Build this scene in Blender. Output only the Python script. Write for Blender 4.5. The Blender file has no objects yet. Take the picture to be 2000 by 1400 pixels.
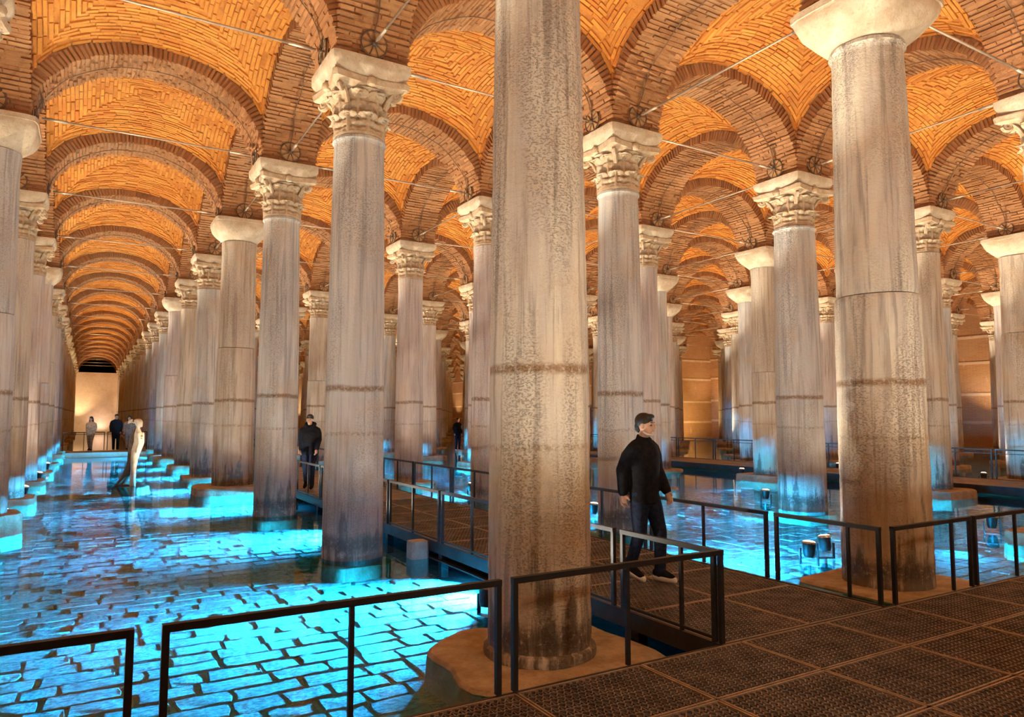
import bpy, bmesh, math, random
import numpy as np
from mathutils import Vector, Matrix, noise as mnoise

random.seed(7); rng = np.random.default_rng(7)
G = 4.8                                  # column grid, metres
SC = bpy.context.scene
COL = SC.collection
PI = math.pi

# ------------------------------------------------------------------ camera
cam_d = bpy.data.cameras.new('camera'); cam = bpy.data.objects.new('camera', cam_d); COL.objects.link(cam)
cam_d.sensor_width = 36.0; cam_d.lens = 36.0 * 1396.74 / 2000.0
cam_d.clip_start = 0.05; cam_d.clip_end = 300
cam.location = (-3.2582, -5.0534, 1.9154)
cam.rotation_euler = (PI / 2 + 0.0791563, 0, -0.5352294)
SC.camera = cam
# ------------------------------------------------------------------ world, exposure
w = bpy.data.worlds.new('world'); SC.world = w; w.use_nodes = True
w.node_tree.nodes['Background'].inputs[0].default_value = (1.0, 0.62, 0.34, 1)
w.node_tree.nodes['Background'].inputs[1].default_value = 0.0
SC.view_settings.view_transform = 'Standard'; SC.view_settings.look = 'None'
SC.view_settings.gamma = 1.0; SC.view_settings.use_curve_mapping = False
SC.view_settings.exposure = 0.0
SC.cycles.max_bounces = 5; SC.cycles.diffuse_bounces = 3; SC.cycles.glossy_bounces = 2
SC.cycles.transparent_max_bounces = 8; SC.cycles.use_light_tree = True
SC.cycles.caustics_reflective = False; SC.cycles.caustics_refractive = False
SC.cycles.sample_clamp_indirect = 6.0; SC.cycles.light_sampling_threshold = 0.05
SC.cycles.use_adaptive_sampling = True; SC.cycles.adaptive_threshold = 0.22
LAMP_W, SIDE_W, FILL_W, LAMP_COL = 1400.0, 3200.0, 160.0, (1.0, 0.74, 0.41)      # warm floodlights beside the columns; the fill is added to brighten shafts
CYAN_W, CYAN_COL = 1300.0, (0.05, 0.60, 1.0)        # light bars under the water along the walkway

# ------------------------------------------------------------------ levels
WATER_Z, FLOOR_Z, DECK_Z = -0.03, -0.27, 0.20
ZS = 6.90                                # arch springing
HA = 0.52                                # half width of an arch
AA = G / 2 - HA                          # half span
RISE = 1.51
ZW, BW, DOME = ZS + 0.69, 1.04, 0.32     # vault web

# ------------------------------------------------------------------ materials
def mat(name):
    m = bpy.data.materials.new(name); m.use_nodes = True
    nt = m.node_tree; nt.nodes.clear()
    out = nt.nodes.new('ShaderNodeOutputMaterial'); b = nt.nodes.new('ShaderNodeBsdfPrincipled')
    nt.links.new(b.outputs[0], out.inputs[0])
    return m, nt, b
class NT:
    def __init__(s, nt): s.nt = nt
    def n(s, t, **kw):
        x = s.nt.nodes.new('ShaderNode' + t)
        for k, v in kw.items():
            if k in ('operation', 'blend_type', 'data_type', 'feature', 'noise_dimensions', 'attribute_name', 'attribute_type', 'distance', 'voronoi_dimensions', 'interpolation_type'): setattr(x, k, v)
            else: s.set(x.inputs[k.replace('_', ' ')] if k.replace('_', ' ') in x.inputs else x.inputs[int(k[1:])], v)
        return x
    def set(s, sock, v):
        if hasattr(v, 'is_output') or isinstance(v, bpy.types.NodeSocket): s.nt.links.new(v, sock)
        else: sock.default_value = v
    def math(s, op, a, b=0.0, c=0.0, clamp=False):
        x = s.nt.nodes.new('ShaderNodeMath'); x.operation = op; x.use_clamp = clamp
        for i, v in enumerate((a, b, c)): s.set(x.inputs[i], v)
        return x.outputs[0]
    def mix(s, f, a, b, mode='MIX'):
        x = s.nt.nodes.new('ShaderNodeMix'); x.data_type = 'RGBA'; x.blend_type = mode; x.clamp_factor = True
        s.set(x.inputs[0], f); s.set(x.inputs[6], a); s.set(x.inputs[7], b)
        return x.outputs[2]
    def ramp(s, v, lo, hi, a=0.0, b=1.0):
        x = s.nt.nodes.new('ShaderNodeMapRange'); x.interpolation_type = 'SMOOTHSTEP'
        for i, q in enumerate((v, lo, hi, a, b)): s.set(x.inputs[i], q)
        return x.outputs[0]
    def noise(s, vec, scale, detail=3, rough=0.5, dist=0.0):
        x = s.nt.nodes.new('ShaderNodeTexNoise')
        if vec is not None: s.nt.links.new(vec, x.inputs['Vector'])
        x.inputs['Scale'].default_value = scale; x.inputs['Detail'].default_value = detail
        x.inputs['Roughness'].default_value = rough; x.inputs['Distortion'].default_value = dist
        return x.outputs['Fac']
    def voro(s, vec, scale, feature='F1'):
        x = s.nt.nodes.new('ShaderNodeTexVoronoi'); x.feature = feature
        s.nt.links.new(vec, x.inputs['Vector']); x.inputs['Scale'].default_value = scale
        return x.outputs['Distance']
    def vscale(s, vec, sc):
        x = s.nt.nodes.new('ShaderNodeVectorMath'); x.operation = 'MULTIPLY'
        s.nt.links.new(vec, x.inputs[0]); x.inputs[1].default_value = sc
        return x.outputs[0]
    def vadd(s, a, b):
        x = s.nt.nodes.new('ShaderNodeVectorMath'); x.operation = 'ADD'
        s.nt.links.new(a, x.inputs[0]); s.nt.links.new(b, x.inputs[1])
        return x.outputs[0]
    def bump(s, h, strength, dist):
        x = s.nt.nodes.new('ShaderNodeBump'); x.inputs['Strength'].default_value = strength
        x.inputs['Distance'].default_value = dist; s.nt.links.new(h, x.inputs['Height'])
        return x.outputs[0]
    def objco(s):
        t = s.nt.nodes.new('ShaderNodeTexCoord'); oi = s.nt.nodes.new('ShaderNodeObjectInfo')
        r = s.nt.nodes.new('ShaderNodeCombineXYZ')
        for i, k in enumerate((61.0, 37.0, 0.0)): s.nt.links.new(s.math('MULTIPLY', oi.outputs['Random'], k), r.inputs[i])
        return t.outputs['Object'], s.vadd(t.outputs['Object'], r.outputs[0]), oi.outputs['Random']
    def geo(s):
        return s.nt.nodes.new('ShaderNodeNewGeometry').outputs['Position']
    def sep(s, v):
        x = s.nt.nodes.new('ShaderNodeSeparateXYZ'); s.nt.links.new(v, x.inputs[0]); return x.outputs
def rgb(r, g, b): return (r, g, b, 1.0)

def simple(name, col, rough=0.6, metal=0.0, var=0.0, scale=8, bump=0.0):
    m, nt, b = mat(name); N = NT(nt)
    o, v, r = N.objco()
    f = N.noise(v, scale, 4, 0.6)
    c2 = tuple(min(1, c * (1 + var)) for c in col); c1 = tuple(c * (1 - var) for c in col)
    nt.links.new(N.mix(N.ramp(f, 0.3, 0.7), rgb(*c1), rgb(*c2)), b.inputs['Base Color'])
    b.inputs['Roughness'].default_value = rough; b.inputs['Metallic'].default_value = metal
    if rough >= .9: b.inputs['Specular IOR Level'].default_value = .15
    if bump: nt.links.new(N.bump(f, 0.6, bump), b.inputs['Normal'])
    return m

def marble(name, light, dark, vein, pit=0.3, ochre=0.5, black=0.5):
    """column shaft: vertical veins, tide marks left by old water levels, pits, algae at the foot"""
    m, nt, b = mat(name); N = NT(nt)
    o, v, rnd = N.objco()
    z = N.sep(o)[2]
    st = N.noise(N.vscale(v, (3.2, 3.2, 0.22)), 1.6, 5, 0.6, 0.5)
    st2 = N.noise(N.vscale(v, (9, 9, 0.35)), 1.7, 4, 0.6, 0.3)
    cl = N.noise(v, 1.3, 4, 0.6)
    c = N.mix(N.ramp(st, 0.35, 0.66), light, dark)
    c = N.mix(N.math('MULTIPLY', N.ramp(st2, 0.48, 0.66), 0.75), c, vein)
    c = N.mix(N.math('MULTIPLY', N.ramp(cl, 0.45, 0.75), 0.35), c, rgb(0.62, 0.42, 0.24))
    wob = N.math('MULTIPLY', N.math('SUBTRACT', N.noise(N.vscale(v, (2.5, 2.5, 2.5)), 1.5, 3), 0.5), 0.07)
    zz = N.math('ADD', z, wob)
    grit = N.noise(v, 26, 3, 0.7)
    # upper tide mark
    d1 = N.math('ABSOLUTE', N.math('SUBTRACT', zz, 2.285))
    t1 = N.math('MULTIPLY', N.ramp(d1, 0.065, 0.012), N.ramp(grit, 0.25, 0.55))
    c = N.mix(N.math('MULTIPLY', t1, 0.85), c, rgb(0.24, 0.115, 0.03))
    # second mark and the ochre zone under it
    d2 = N.math('ABSOLUTE', N.math('SUBTRACT', zz, 1.66))
    t2 = N.math('MULTIPLY', N.ramp(d2, 0.04, 0.008), N.ramp(grit, 0.4, 0.6))
    c = N.mix(N.math('MULTIPLY', t2, 0.55), c, rgb(0.25, 0.15, 0.06))
    low = N.math('MULTIPLY', N.ramp(zz, 1.95, 1.45), N.ramp(cl, 0.3, 0.62))
    c = N.mix(N.math('MULTIPLY', low, ochre), c, rgb(0.40, 0.25, 0.10))
    # algae and soot at the foot, running up the shaft in streaks
    run = N.noise(N.vscale(v, (4.5, 4.5, 0.5)), 1.5, 4, 0.65)
    foot = N.ramp(N.math('SUBTRACT', zz, N.math('MULTIPLY', N.math('SUBTRACT', run, 0.5), 4.0)), 0.55, 0.05)
    c = N.mix(N.math('MULTIPLY', N.math('MULTIPLY', foot, N.ramp(N.noise(v, 9, 4, .7), 0.25, 0.5)), black), c, rgb(0.045, 0.03, 0.02))
    sk = N.math('MULTIPLY', N.ramp(N.math('ABSOLUTE', N.math('SUBTRACT', zz, 0.2)), 0.16, 0.03), N.ramp(grit, 0.3, 0.5))
    c = N.mix(N.math('MULTIPLY', sk, 0.75 * black + 0.15), c, rgb(0.05, 0.032, 0.02))
    # pits
    pv = N.noise(N.vscale(v, (1, 1, 1.6)), 42, 3, 0.65)
    pm = N.ramp(N.noise(N.vscale(v, (2.2, 2.2, .5)), 1.1, 2), 0.36, 0.6)
    p = N.math('MULTIPLY', N.ramp(pv, 0.50, 0.66), pm)
    c = N.mix(N.math('MULTIPLY', p, pit), c, rgb(0.12, 0.07, 0.035))
    nt.links.new(c, b.inputs['Base Color'])
    b.inputs['Roughness'].default_value = 0.62
    h = N.math('SUBTRACT', N.math('MULTIPLY', N.noise(v, 14, 5, 0.7), 0.8), N.math('MULTIPLY', p, pit * 2.0))
    nt.links.new(N.bump(h, 0.75, 0.02), b.inputs['Normal'])
    return m

def stone(name, a, bcol, rough=0.85, bump=0.03, scale=5.0):
    m, nt, b = mat(name); N = NT(nt)
    o, v, r = N.objco()
    f = N.noise(v, scale, 6, 0.65); f2 = N.noise(v, scale * 7, 3, 0.6)
    c = N.mix(N.ramp(f, 0.32, 0.68), a, bcol)
    c = N.mix(N.math('MULTIPLY', N.ramp(f2, 0.55, 0.75), 0.4), c, tuple(x * 0.55 for x in bcol[:3]) + (1,))
    nt.links.new(c, b.inputs['Base Color']); b.inputs['Roughness'].default_value = rough
    nt.links.new(N.bump(N.math('ADD', f, N.math('MULTIPLY', f2, 0.35)), 0.7, bump), b.inputs['Normal'])
    return m

def brickmat(name, c1, c2, c3):
    m, nt, b = mat(name); N = NT(nt)
    a = nt.nodes.new('ShaderNodeAttribute'); a.attribute_name = 'tone'
    oi = nt.nodes.new('ShaderNodeObjectInfo')
    g = N.geo()
    t = N.math('FRACT', N.math('ADD', a.outputs['Fac'], N.math('MULTIPLY', oi.outputs['Random'], 3.7)))
    c = N.mix(t, c1, c2)
    c = N.mix(N.ramp(N.noise(g, 0.9, 4, 0.6), 0.42, 0.72), c, c3)
    c = N.mix(N.math('MULTIPLY', N.ramp(N.noise(g, 16, 3, 0.7), 0.5, 0.75), 0.35), c, rgb(0.22, 0.09, 0.03))
    nt.links.new(c, b.inputs['Base Color']); b.inputs['Roughness'].default_value = 0.9
    nt.links.new(N.bump(N.noise(g, 30, 4, 0.7), 0.6, 0.012), b.inputs['Normal'])
    return m

M = {}
M['brick'] = brickmat('vault_brick', rgb(0.56, 0.18, 0.030), rgb(0.78, 0.33, 0.060), rgb(0.76, 0.34, 0.075))
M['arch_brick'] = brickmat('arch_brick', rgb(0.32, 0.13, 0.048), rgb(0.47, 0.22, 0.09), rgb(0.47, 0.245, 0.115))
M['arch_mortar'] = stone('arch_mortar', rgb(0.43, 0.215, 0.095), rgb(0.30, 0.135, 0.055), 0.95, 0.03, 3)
M['mortar'] = stone('vault_mortar', rgb(0.68, 0.29, 0.06), rgb(0.48, 0.17, 0.035), 0.95, 0.03, 3)
M['marble_a'] = marble('marble_pitted', rgb(0.76, 0.70, 0.58), rgb(0.60, 0.54, 0.47), rgb(0.33, 0.28, 0.24), 0.34, 0.6, 0.75)
M['marble_b'] = marble('marble_grey', rgb(0.74, 0.72, 0.68), rgb(0.58, 0.57, 0.55), rgb(0.36, 0.36, 0.37), 0.3, 0.4, 0.7)
M['marble_c'] = marble('marble_warm', rgb(0.74, 0.67, 0.57), rgb(0.62, 0.53, 0.42), rgb(0.38, 0.29, 0.22), 0.35, 0.5, 0.7)
M['marble_d'] = marble('marble_pinkish', rgb(0.75, 0.68, 0.64), rgb(0.63, 0.55, 0.52), rgb(0.42, 0.35, 0.35), 0.25, 0.35, 0.5)
M['capital'] = stone('capital_stone', rgb(0.64, 0.51, 0.37), rgb(0.50, 0.34, 0.20), 0.8, 0.02, 9)
M['impost'] = stone('impost_stone', rgb(0.66, 0.55, 0.42), rgb(0.50, 0.37, 0.25), 0.75, 0.03, 4)
M['plinth'] = stone('plinth_stone', rgb(0.48, 0.38, 0.26), rgb(0.30, 0.21, 0.13), 0.8, 0.04, 4)
M['steel'] = simple('rod_steel', (0.62, 0.52, 0.43), 0.42, 0.7, 0.12, 6)
M['iron'] = simple('dark_iron', (0.16, 0.105, 0.07), 0.65, 0.4, 0.2, 12)
M['plate'] = simple('anchor_plate', (0.50, 0.27, 0.12), 0.8, 0.0, 0.15, 9)
M['cable'] = simple('cable_grey', (0.19, 0.11, 0.065), 0.8, 0.0, 0.2, 5)
M['rail'] = simple('rail_paint', (0.018, 0.017, 0.018), 0.5, 0.2, 0.2, 14)
M['grate'] = simple('grating_bronze', (0.20, 0.165, 0.15), 0.5, 0.35, 0.35, 5)
M['shade_sheet'] = simple('shade_dark', (0.018, 0.013, 0.01), 0.7, 0.0, 0.3, 3)  # near black colour stands for the dark seen through the gratings
M['edge'] = simple('deck_edge', (0.40, 0.31, 0.24), 0.5, 0.5, 0.2, 9)
M['beam'] = simple('deck_beam', (0.035, 0.032, 0.034), 0.5, 0.4, 0.3, 4)
M['lampbody'] = simple('lamp_body', (0.03, 0.028, 0.03), 0.4, 0.5, 0.2, 20)
M['chrome'] = simple('lamp_rim', (0.65, 0.65, 0.66), 0.2, 1.0, 0.05, 20)
M['concrete'] = stone('footing_concrete', rgb(0.5, 0.5, 0.48), rgb(0.36, 0.36, 0.34), 0.85, 0.02, 12)
M['black_cloth'] = simple('black_cloth', (0.010, 0.010, 0.013), 0.9, 0, 0.3, 20, 0.004)
M['navy_cloth'] = simple('navy_denim', (0.014, 0.020, 0.042), 0.9, 0, 0.3, 30, 0.003)
M['grey_cloth'] = simple('grey_cloth', (0.30, 0.25, 0.21), 0.9, 0, 0.3, 14, 0.004)
M['cream_cloth'] = simple('cream_cloth', (0.62, 0.52, 0.40), 0.9, 0, 0.3, 14, 0.004)
M['skin'] = simple('skin', (0.60, 0.36, 0.25), 0.55, 0, 0.08, 10)
M['hair'] = simple('dark_hair', (0.014, 0.010, 0.008), 0.6, 0, 0.3, 40, 0.004)
M['white_rubber'] = simple('white_rubber', (0.75, 0.70, 0.64), 0.6, 0, 0.05, 20)
M['eye'] = simple('eye_dark', (0.03, 0.02, 0.015), 0.3)
M['lip'] = simple('lip', (0.42, 0.19, 0.15), 0.5)
M['statue'] = stone('statue_plaster', rgb(0.86, 0.78, 0.64), rgb(0.72, 0.60, 0.44), 0.6, 0.01, 9)
M['statue_dark'] = stone('statue_bronze', rgb(0.16, 0.085, 0.045), rgb(0.07, 0.04, 0.022), 0.55, 0.02, 9)
M['paver'] = stone('paver_stone', rgb(0.66, 0.66, 0.63), rgb(0.20, 0.20, 0.20), 0.85, 0.06, 9)
M['grout'] = stone('paver_bed', rgb(0.42, 0.42, 0.42), rgb(0.26, 0.26, 0.26), 0.95, 0.02, 5)
M['plaster'] = stone('wall_plaster', rgb(0.74, 0.56, 0.43), rgb(0.64, 0.44, 0.31), 0.9, 0.01, 0.8)

def wallmat():
    m, nt, b = mat('wall_brick'); N = NT(nt)
    g = N.geo(); s = N.sep(g)
    comb = nt.nodes.new('ShaderNodeCombineXYZ')
    nt.links.new(N.math('ADD', s[0], s[1]), comb.inputs[0]); nt.links.new(s[2], comb.inputs[1])
    br = nt.nodes.new('ShaderNodeTexBrick'); nt.links.new(comb.outputs[0], br.inputs['Vector'])
    br.inputs['Scale'].default_value = 1.0; br.inputs['Brick Width'].default_value = 0.36; br.inputs['Row Height'].default_value = 0.085
    br.inputs['Mortar Size'].default_value = 0.018
    br.inputs['Color1'].default_value = rgb(0.40, 0.18, 0.09); br.inputs['Color2'].default_value = rgb(0.50, 0.25, 0.12)
    br.inputs['Mortar'].default_value = rgb(0.50, 0.31, 0.18)
    c = N.mix(N.ramp(N.noise(g, 0.5, 5, 0.65), 0.4, 0.75), br.outputs['Color'], rgb(0.52, 0.33, 0.2))
    c = N.mix(N.math('MULTIPLY', N.ramp(N.noise(N.vscale(g, (1, 1, 0.3)), 3.0, 4, 0.7), 0.62, 0.74), 0.6), c, rgb(0.72, 0.6, 0.48))
    nt.links.new(c, b.inputs['Base Color']); b.inputs['Roughness'].default_value = 0.9
    nt.links.new(N.bump(br.outputs['Fac'], -0.4, 0.02), b.inputs['Normal'])
    return m
M['wall'] = wallmat()

def watermat():
    m = bpy.data.materials.new('water'); m.use_nodes = True; nt = m.node_tree; nt.nodes.clear(); N = NT(nt)
    out = nt.nodes.new('ShaderNodeOutputMaterial')
    tr = nt.nodes.new('ShaderNodeBsdfTransparent'); tr.inputs[0].default_value = rgb(0.15, 0.74, 0.95)  # red-absorbing tint puts the blue lamplight into the water colour
    gl = nt.nodes.new('ShaderNodeBsdfGlossy'); gl.inputs['Roughness'].default_value = 0.025
    fr = nt.nodes.new('ShaderNodeFresnel'); fr.inputs['IOR'].default_value = 1.27
    mx = nt.nodes.new('ShaderNodeMixShader')
    g = N.geo()
    h = N.math('ADD', N.noise(N.vscale(g, (1.0, 1.6, 1)), 2.2, 3, 0.55), N.math('MULTIPLY', N.noise(g, 9.0, 2, 0.5), 0.15))
    bm = N.bump(h, 0.05, 0.06)
    nt.links.new(bm, gl.inputs['Normal']); nt.links.new(bm, fr.inputs['Normal'])
    nt.links.new(fr.outputs[0], mx.inputs[0]); nt.links.new(tr.outputs[0], mx.inputs[1]); nt.links.new(gl.outputs[0], mx.inputs[2])
    nt.links.new(mx.outputs[0], out.inputs[0])
    return m
M['water'] = watermat()
def emit(name, col, s):
    m = bpy.data.materials.new(name); m.use_nodes = True; nt = m.node_tree; nt.nodes.clear()
    out = nt.nodes.new('ShaderNodeOutputMaterial'); e = nt.nodes.new('ShaderNodeEmission')
    e.inputs[0].default_value = rgb(*col); e.inputs[1].default_value = s
    nt.links.new(e.outputs[0], out.inputs[0]); return m
M['lens'] = emit('lamp_lens', (1.0, 0.86, 0.66), 10.0)

# ------------------------------------------------------------------ mesh helpers
class MB:
    def __init__(s): s.v = []; s.f = []; s.tone = []; s.mi = []
    def quadbox(s, p, tone=0.0, mi=0):
        """p: 8 corners, 0-3 one face, 4-7 the opposite one in the same order"""
        b = len(s.v); s.v.extend([tuple(q) for q in p])
        for q in ((0, 3, 2, 1), (4, 5, 6, 7), (0, 1, 5, 4), (1, 2, 6, 5), (2, 3, 7, 6), (3, 0, 4, 7)):
            s.f.append(tuple(b + i for i in q)); s.tone.append(tone); s.mi.append(mi)
    def box(s, c, d, rz=0.0, tone=0.0, mi=0, taper=1.0):
        x, y, z = (q / 2 for q in d); ca, sa = math.cos(rz), math.sin(rz)
        pts = []
        for zz, k in ((-z, 1.0), (z, taper)):
            for xx, yy in ((-x, -y), (x, -y), (x, y), (-x, y)):
                xx *= k; yy *= k
                pts.append((c[0] + xx * ca - yy * sa, c[1] + xx * sa + yy * ca, c[2] + zz))
        s.quadbox(pts, tone, mi)
    def rings(s, rings, cap=True, mi=0, closed=True):
        b = len(s.v); n = len(rings[0])
        for r in rings: s.v.extend([tuple(q) for q in r])
        for i in range(len(rings) - 1):
            for j in range(n if closed else n - 1):
                a = b + i * n + j; c = b + i * n + (j + 1) % n
                s.f.append((a, c, c + n, a + n)); s.tone.append(0.0); s.mi.append(mi)
        if cap:
            s.f.append(tuple(b + j for j in reversed(range(n)))); s.f.append(tuple(b + (len(rings) - 1) * n + j for j in range(n)))
            s.tone += [0.0, 0.0]; s.mi += [mi, mi]
    def lathe(s, prof, n=32, c=(0, 0, 0), cap=True, mi=0):
        s.rings([[(c[0] + r * math.cos(2 * PI * j / n), c[1] + r * math.sin(2 * PI * j / n), c[2] + z) for j in range(n)] for r, z in prof], cap, mi)
    def tube(s, pts, r, n=8, cap=True, mi=0):
        pts = [Vector(p) for p in pts]; rs = r if isinstance(r, (list, tuple)) else [r] * len(pts)
        rr = []
        up = None
        for i, p in enumerate(pts):
            t = (pts[min(i + 1, len(pts) - 1)] - pts[max(i - 1, 0)]).normalized()
            if up is None:
                up = Vector((0, 0, 1)) if abs(t.z) < 0.9 else Vector((1, 0, 0))
            a = t.cross(up).normalized(); bb = a.cross(t).normalized(); up = bb
            rr.append([p + (a * math.cos(2 * PI * j / n) + bb * math.sin(2 * PI * j / n)) * rs[i] for j in range(n)])
        s.rings(rr, cap, mi)
    def mesh(s, name, mats, smooth=False):
        me = bpy.data.meshes.new(name); me.from_pydata(s.v, [], s.f)
        for m in (mats if isinstance(mats, (list, tuple)) else [mats]): me.materials.append(m)
        if any(s.mi): me.polygons.foreach_set('material_index', s.mi)
        if any(s.tone):
            a = me.attributes.new('tone', 'FLOAT', 'FACE'); a.data.foreach_set('value', s.tone)
        if smooth: me.polygons.foreach_set('use_smooth', [True] * len(s.f))
        me.update(); return me
    def build(s, name, mats, parent=None, smooth=False):
        return obj(name, s.mesh(name, mats, smooth), parent)
def obj(name, me, parent=None, loc=None, rz=None, sc=None):
    o = bpy.data.objects.new(name, me); COL.objects.link(o)
    if parent is not None: o.parent = parent
    if loc is not None: o.location = loc
    if rz is not None: o.rotation_euler = (0, 0, rz)
    if sc is not None: o.scale = sc
    return o
def thing(name, label, cat, loc=(0, 0, 0), rz=0.0, group=None):
    o = obj(name, None, None, loc, rz); o.empty_display_size = 0.2
    return tag(o, label, cat, group)
def tag(o, label=None, cat=None, group=None, kind=None):
    if label: o['label'] = label
    if cat: o['category'] = cat
    if group: o['group'] = group
    if kind: o['kind'] = kind
    return o
def smooth_by_angle(me, ang=35):
    bm = bmesh.new(); bm.from_mesh(me)
    for e in bm.edges:
        e.smooth = len(e.link_faces) == 2 and e.calc_face_angle(4.0) < math.radians(ang)
    for f in bm.faces: f.smooth = True
    bm.to_mesh(me); bm.free(); return me
CAMP = np.array(cam.location); _y, _p = 0.5352294, 0.0791563
FW = np.array([math.sin(_y) * math.cos(_p), math.cos(_y) * math.cos(_p), math.sin(_p)])
RT = np.array([math.cos(_y), -math.sin(_y), 0.0]); UP = np.cross(RT, FW)
def px(P):
    d = np.array(P, float) - CAMP; z = d @ FW
    if z < 0.1: return (-9e4, -9e4, z)
    return (1000 + 1396.74 * (d @ RT) / z, 700 - 1396.74 * (d @ UP) / z, z)
ORD = ['zeroth', 'first', 'second', 'third', 'fourth', 'fifth', 'sixth', 'seventh', 'eighth', 'ninth', 'tenth', 'eleventh', 'twelfth', 'thirteenth',
       'fourteenth', 'fifteenth', 'sixteenth', 'seventeenth', 'eighteenth', 'nineteenth', 'twentieth', 'twenty-first', 'twenty-second', 'twenty-third']
def rowname(r):
    if r == 0: return 'row left of walkway'
    if r == 1: return 'row right of walkway'
    if r == -1: return 'row left of blue aisle'
    if r == -2: return 'second row left of blue aisle'
    if r == -3: return 'third row left of blue aisle'
    return ORD[r] + ' row right of walkway'
R0, R1, K0, K1 = -2, 8, -1, 18
XW = 8.45 * G                                  # right wall
YW = 18.55 * G                                 # end wall

# ================================================================== SETTING: floor, water, walls
bx0, bx1, by0, by1 = -2.6 * G, XW, -2.6 * G, 20.2 * G
b = MB(); b.box(((bx0 + bx1) / 2, (by0 + by1) / 2, FLOOR_Z - 0.09), (bx1 - bx0, by1 - by0, 0.15))
floor = b.build('floor', M['grout']); tag(floor, 'stone paved cistern floor under shallow clear water', None, None, 'structure')
b = MB(); b.v = [(bx0, by0, WATER_Z), (bx1, by0, WATER_Z), (bx1, by1, WATER_Z), (bx0, by1, WATER_Z)]; b.f = [(0, 1, 2, 3)]; b.tone = [0]; b.mi = [0]
water = b.build('water', M['water']); tag(water, 'shallow clear blue lit water covering the cistern floor', None, None, 'structure')
# paving stones: irregular courses running across the aisles
def paver_mesh(seed):
    r = random.Random(seed); b = MB(); n = 9
    pts = []
    base = [(-.5, -.5), (-.15, -.52), (.2, -.49), (.5, -.47), (.52, 0), (.49, .5), (.1, .51), (-.2, .48), (-.5, .5), (-.51, .05)]
    base = [(x + r.uniform(-.03, .03), y + r.uniform(-.05, .05)) for x, y in base]
    tz = [r.uniform(-.08, .08) for _ in base]
    b.rings([[(x, y, -1.0) for x, y in base], [(x, y, .55 + t) for (x, y), t in zip(base, tz)], [(x * .93, y * .90, 1.0 + t) for (x, y), t in zip(base, tz)]])
    return b.mesh('paver', M['paver'])
PAV = [paver_mesh(i) for i in range(8)]
stones = []
for y_i in range(-5, 150):
    y = -1.4 + y_i * 0.27; x = -9.0 + random.uniform(0, .4)
    big = y < 14
    while x < (16.0 if y < 10 else 9):
        wd = random.uniform(0.26, 0.62)
        cx, cy = x + wd / 2, y + random.uniform(-.02, .02)
        p = px((cx, cy, FLOOR_Z))
        if -120 < p[0] < 2100 and 820 < p[1] < 1500 and p[2] < 30:
            stones.append((wd * 0.27 / p[2] ** 3, cx, cy, wd, p))
        x += wd
def hidden(cx, cy):  # under a walkway or a plinth
    if 0.85 < cx < 3.05 and cy > -1.2: return True
    if cy < -1.1: return True
    return False
stones = [s for s in stones if not hidden(s[1], s[2])]
stones.sort(key=lambda s: -s[0])
fieldm = MB()
for i, (_, cx, cy, wd, p) in enumerate(stones):
    sc = ((wd - random.uniform(.012, .03)), 0.27 - random.uniform(.005, .03), random.uniform(.030, .037)); rz = random.uniform(-.05, .05)
    if i < 300:
        o = obj('paver', PAV[i % 8], floor, (cx, cy, FLOOR_Z - .03), rz, sc)
    else:
        fieldm.box((cx, cy, FLOOR_Z - .03 + random.uniform(-.008, .008)), (sc[0], sc[1], sc[2] * 2), rz, 0, 0, .93)
tag(fieldm.build('paver_field', M['paver'], floor), kind='stuff')

def wallbox(name, c, d, m, label):
    b = MB(); b.box(c, d); o = b.build(name, m); return tag(o, label, None, None, 'structure')
wr = wallbox('wall_right', (XW + .3, (by0 + by1) / 2, 5), (.6, by1 - by0, 12), M['wall'], 'long brick side wall with pale mortar bands behind the columns')
bands = []
for z in (1.5, 3.1, 4.9, 6.4):
    b = MB(); b.box((XW - .0, 40, z), (.05, 100, .16)); bands.append(b.build('mortar_band', M['plaster'], wr))
wallbox('wall_left', (bx0 - .3, (by0 + by1) / 2, 5), (.6, by1 - by0, 12), M['wall'], 'brick side wall on the far left behind the columns')
wallbox('wall_back', ((bx0 + bx1) / 2, by0 - .3, 5), (bx1 - bx0, .6, 12), M['wall'], 'brick wall behind the viewpoint')
wallbox('wall_end', ((bx0 + bx1) / 2, YW, 2.9), (bx1 - bx0, .4, 7.7), M['plaster'], 'pinkish plastered end wall closing the blue aisle')
wallbox('wall_outer', ((bx0 + bx1) / 2, by1 + .3, 5), (bx1 - bx0, .6, 12), M['shade_sheet'], 'near black wall standing for the unlit void beyond the plastered end wall')  # coloured near black so the space beyond reads as unlit
wp = wallbox('wall_projection', (8.0 * G - .3, 7.7 * G + .5, 4), (1.1 * G, 1.0, 10), M['wall'], 'projecting yellow lit brick buttress in the far corner of the hall')
for z in (1.5, 3.1, 4.9, 6.4):
    b = MB(); b.box((8.0 * G - .3, 7.7 * G, z - .12), (1.1 * G, .05, .16)); b.build('mortar_band', M['plaster'], wp)

# ================================================================== CEILING: arches, webs, bricks
ceiling = obj('ceiling', None); tag(ceiling, 'orange brick groin vaults and arches resting on the columns', None, None, 'structure')
def zin(u, off=0.0):
    q = max(0.0, 1 - (u / AA) ** 2); return ZS + RISE * math.sqrt(q) + off
def ell(t): return (AA * math.cos(t), ZS + RISE * math.sin(t))       # t 0..pi from right to left
def ellnorm(t):
    n = Vector((math.cos(t) / AA, math.sin(t) / RISE)).normalized(); return n.x, n.y
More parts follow.
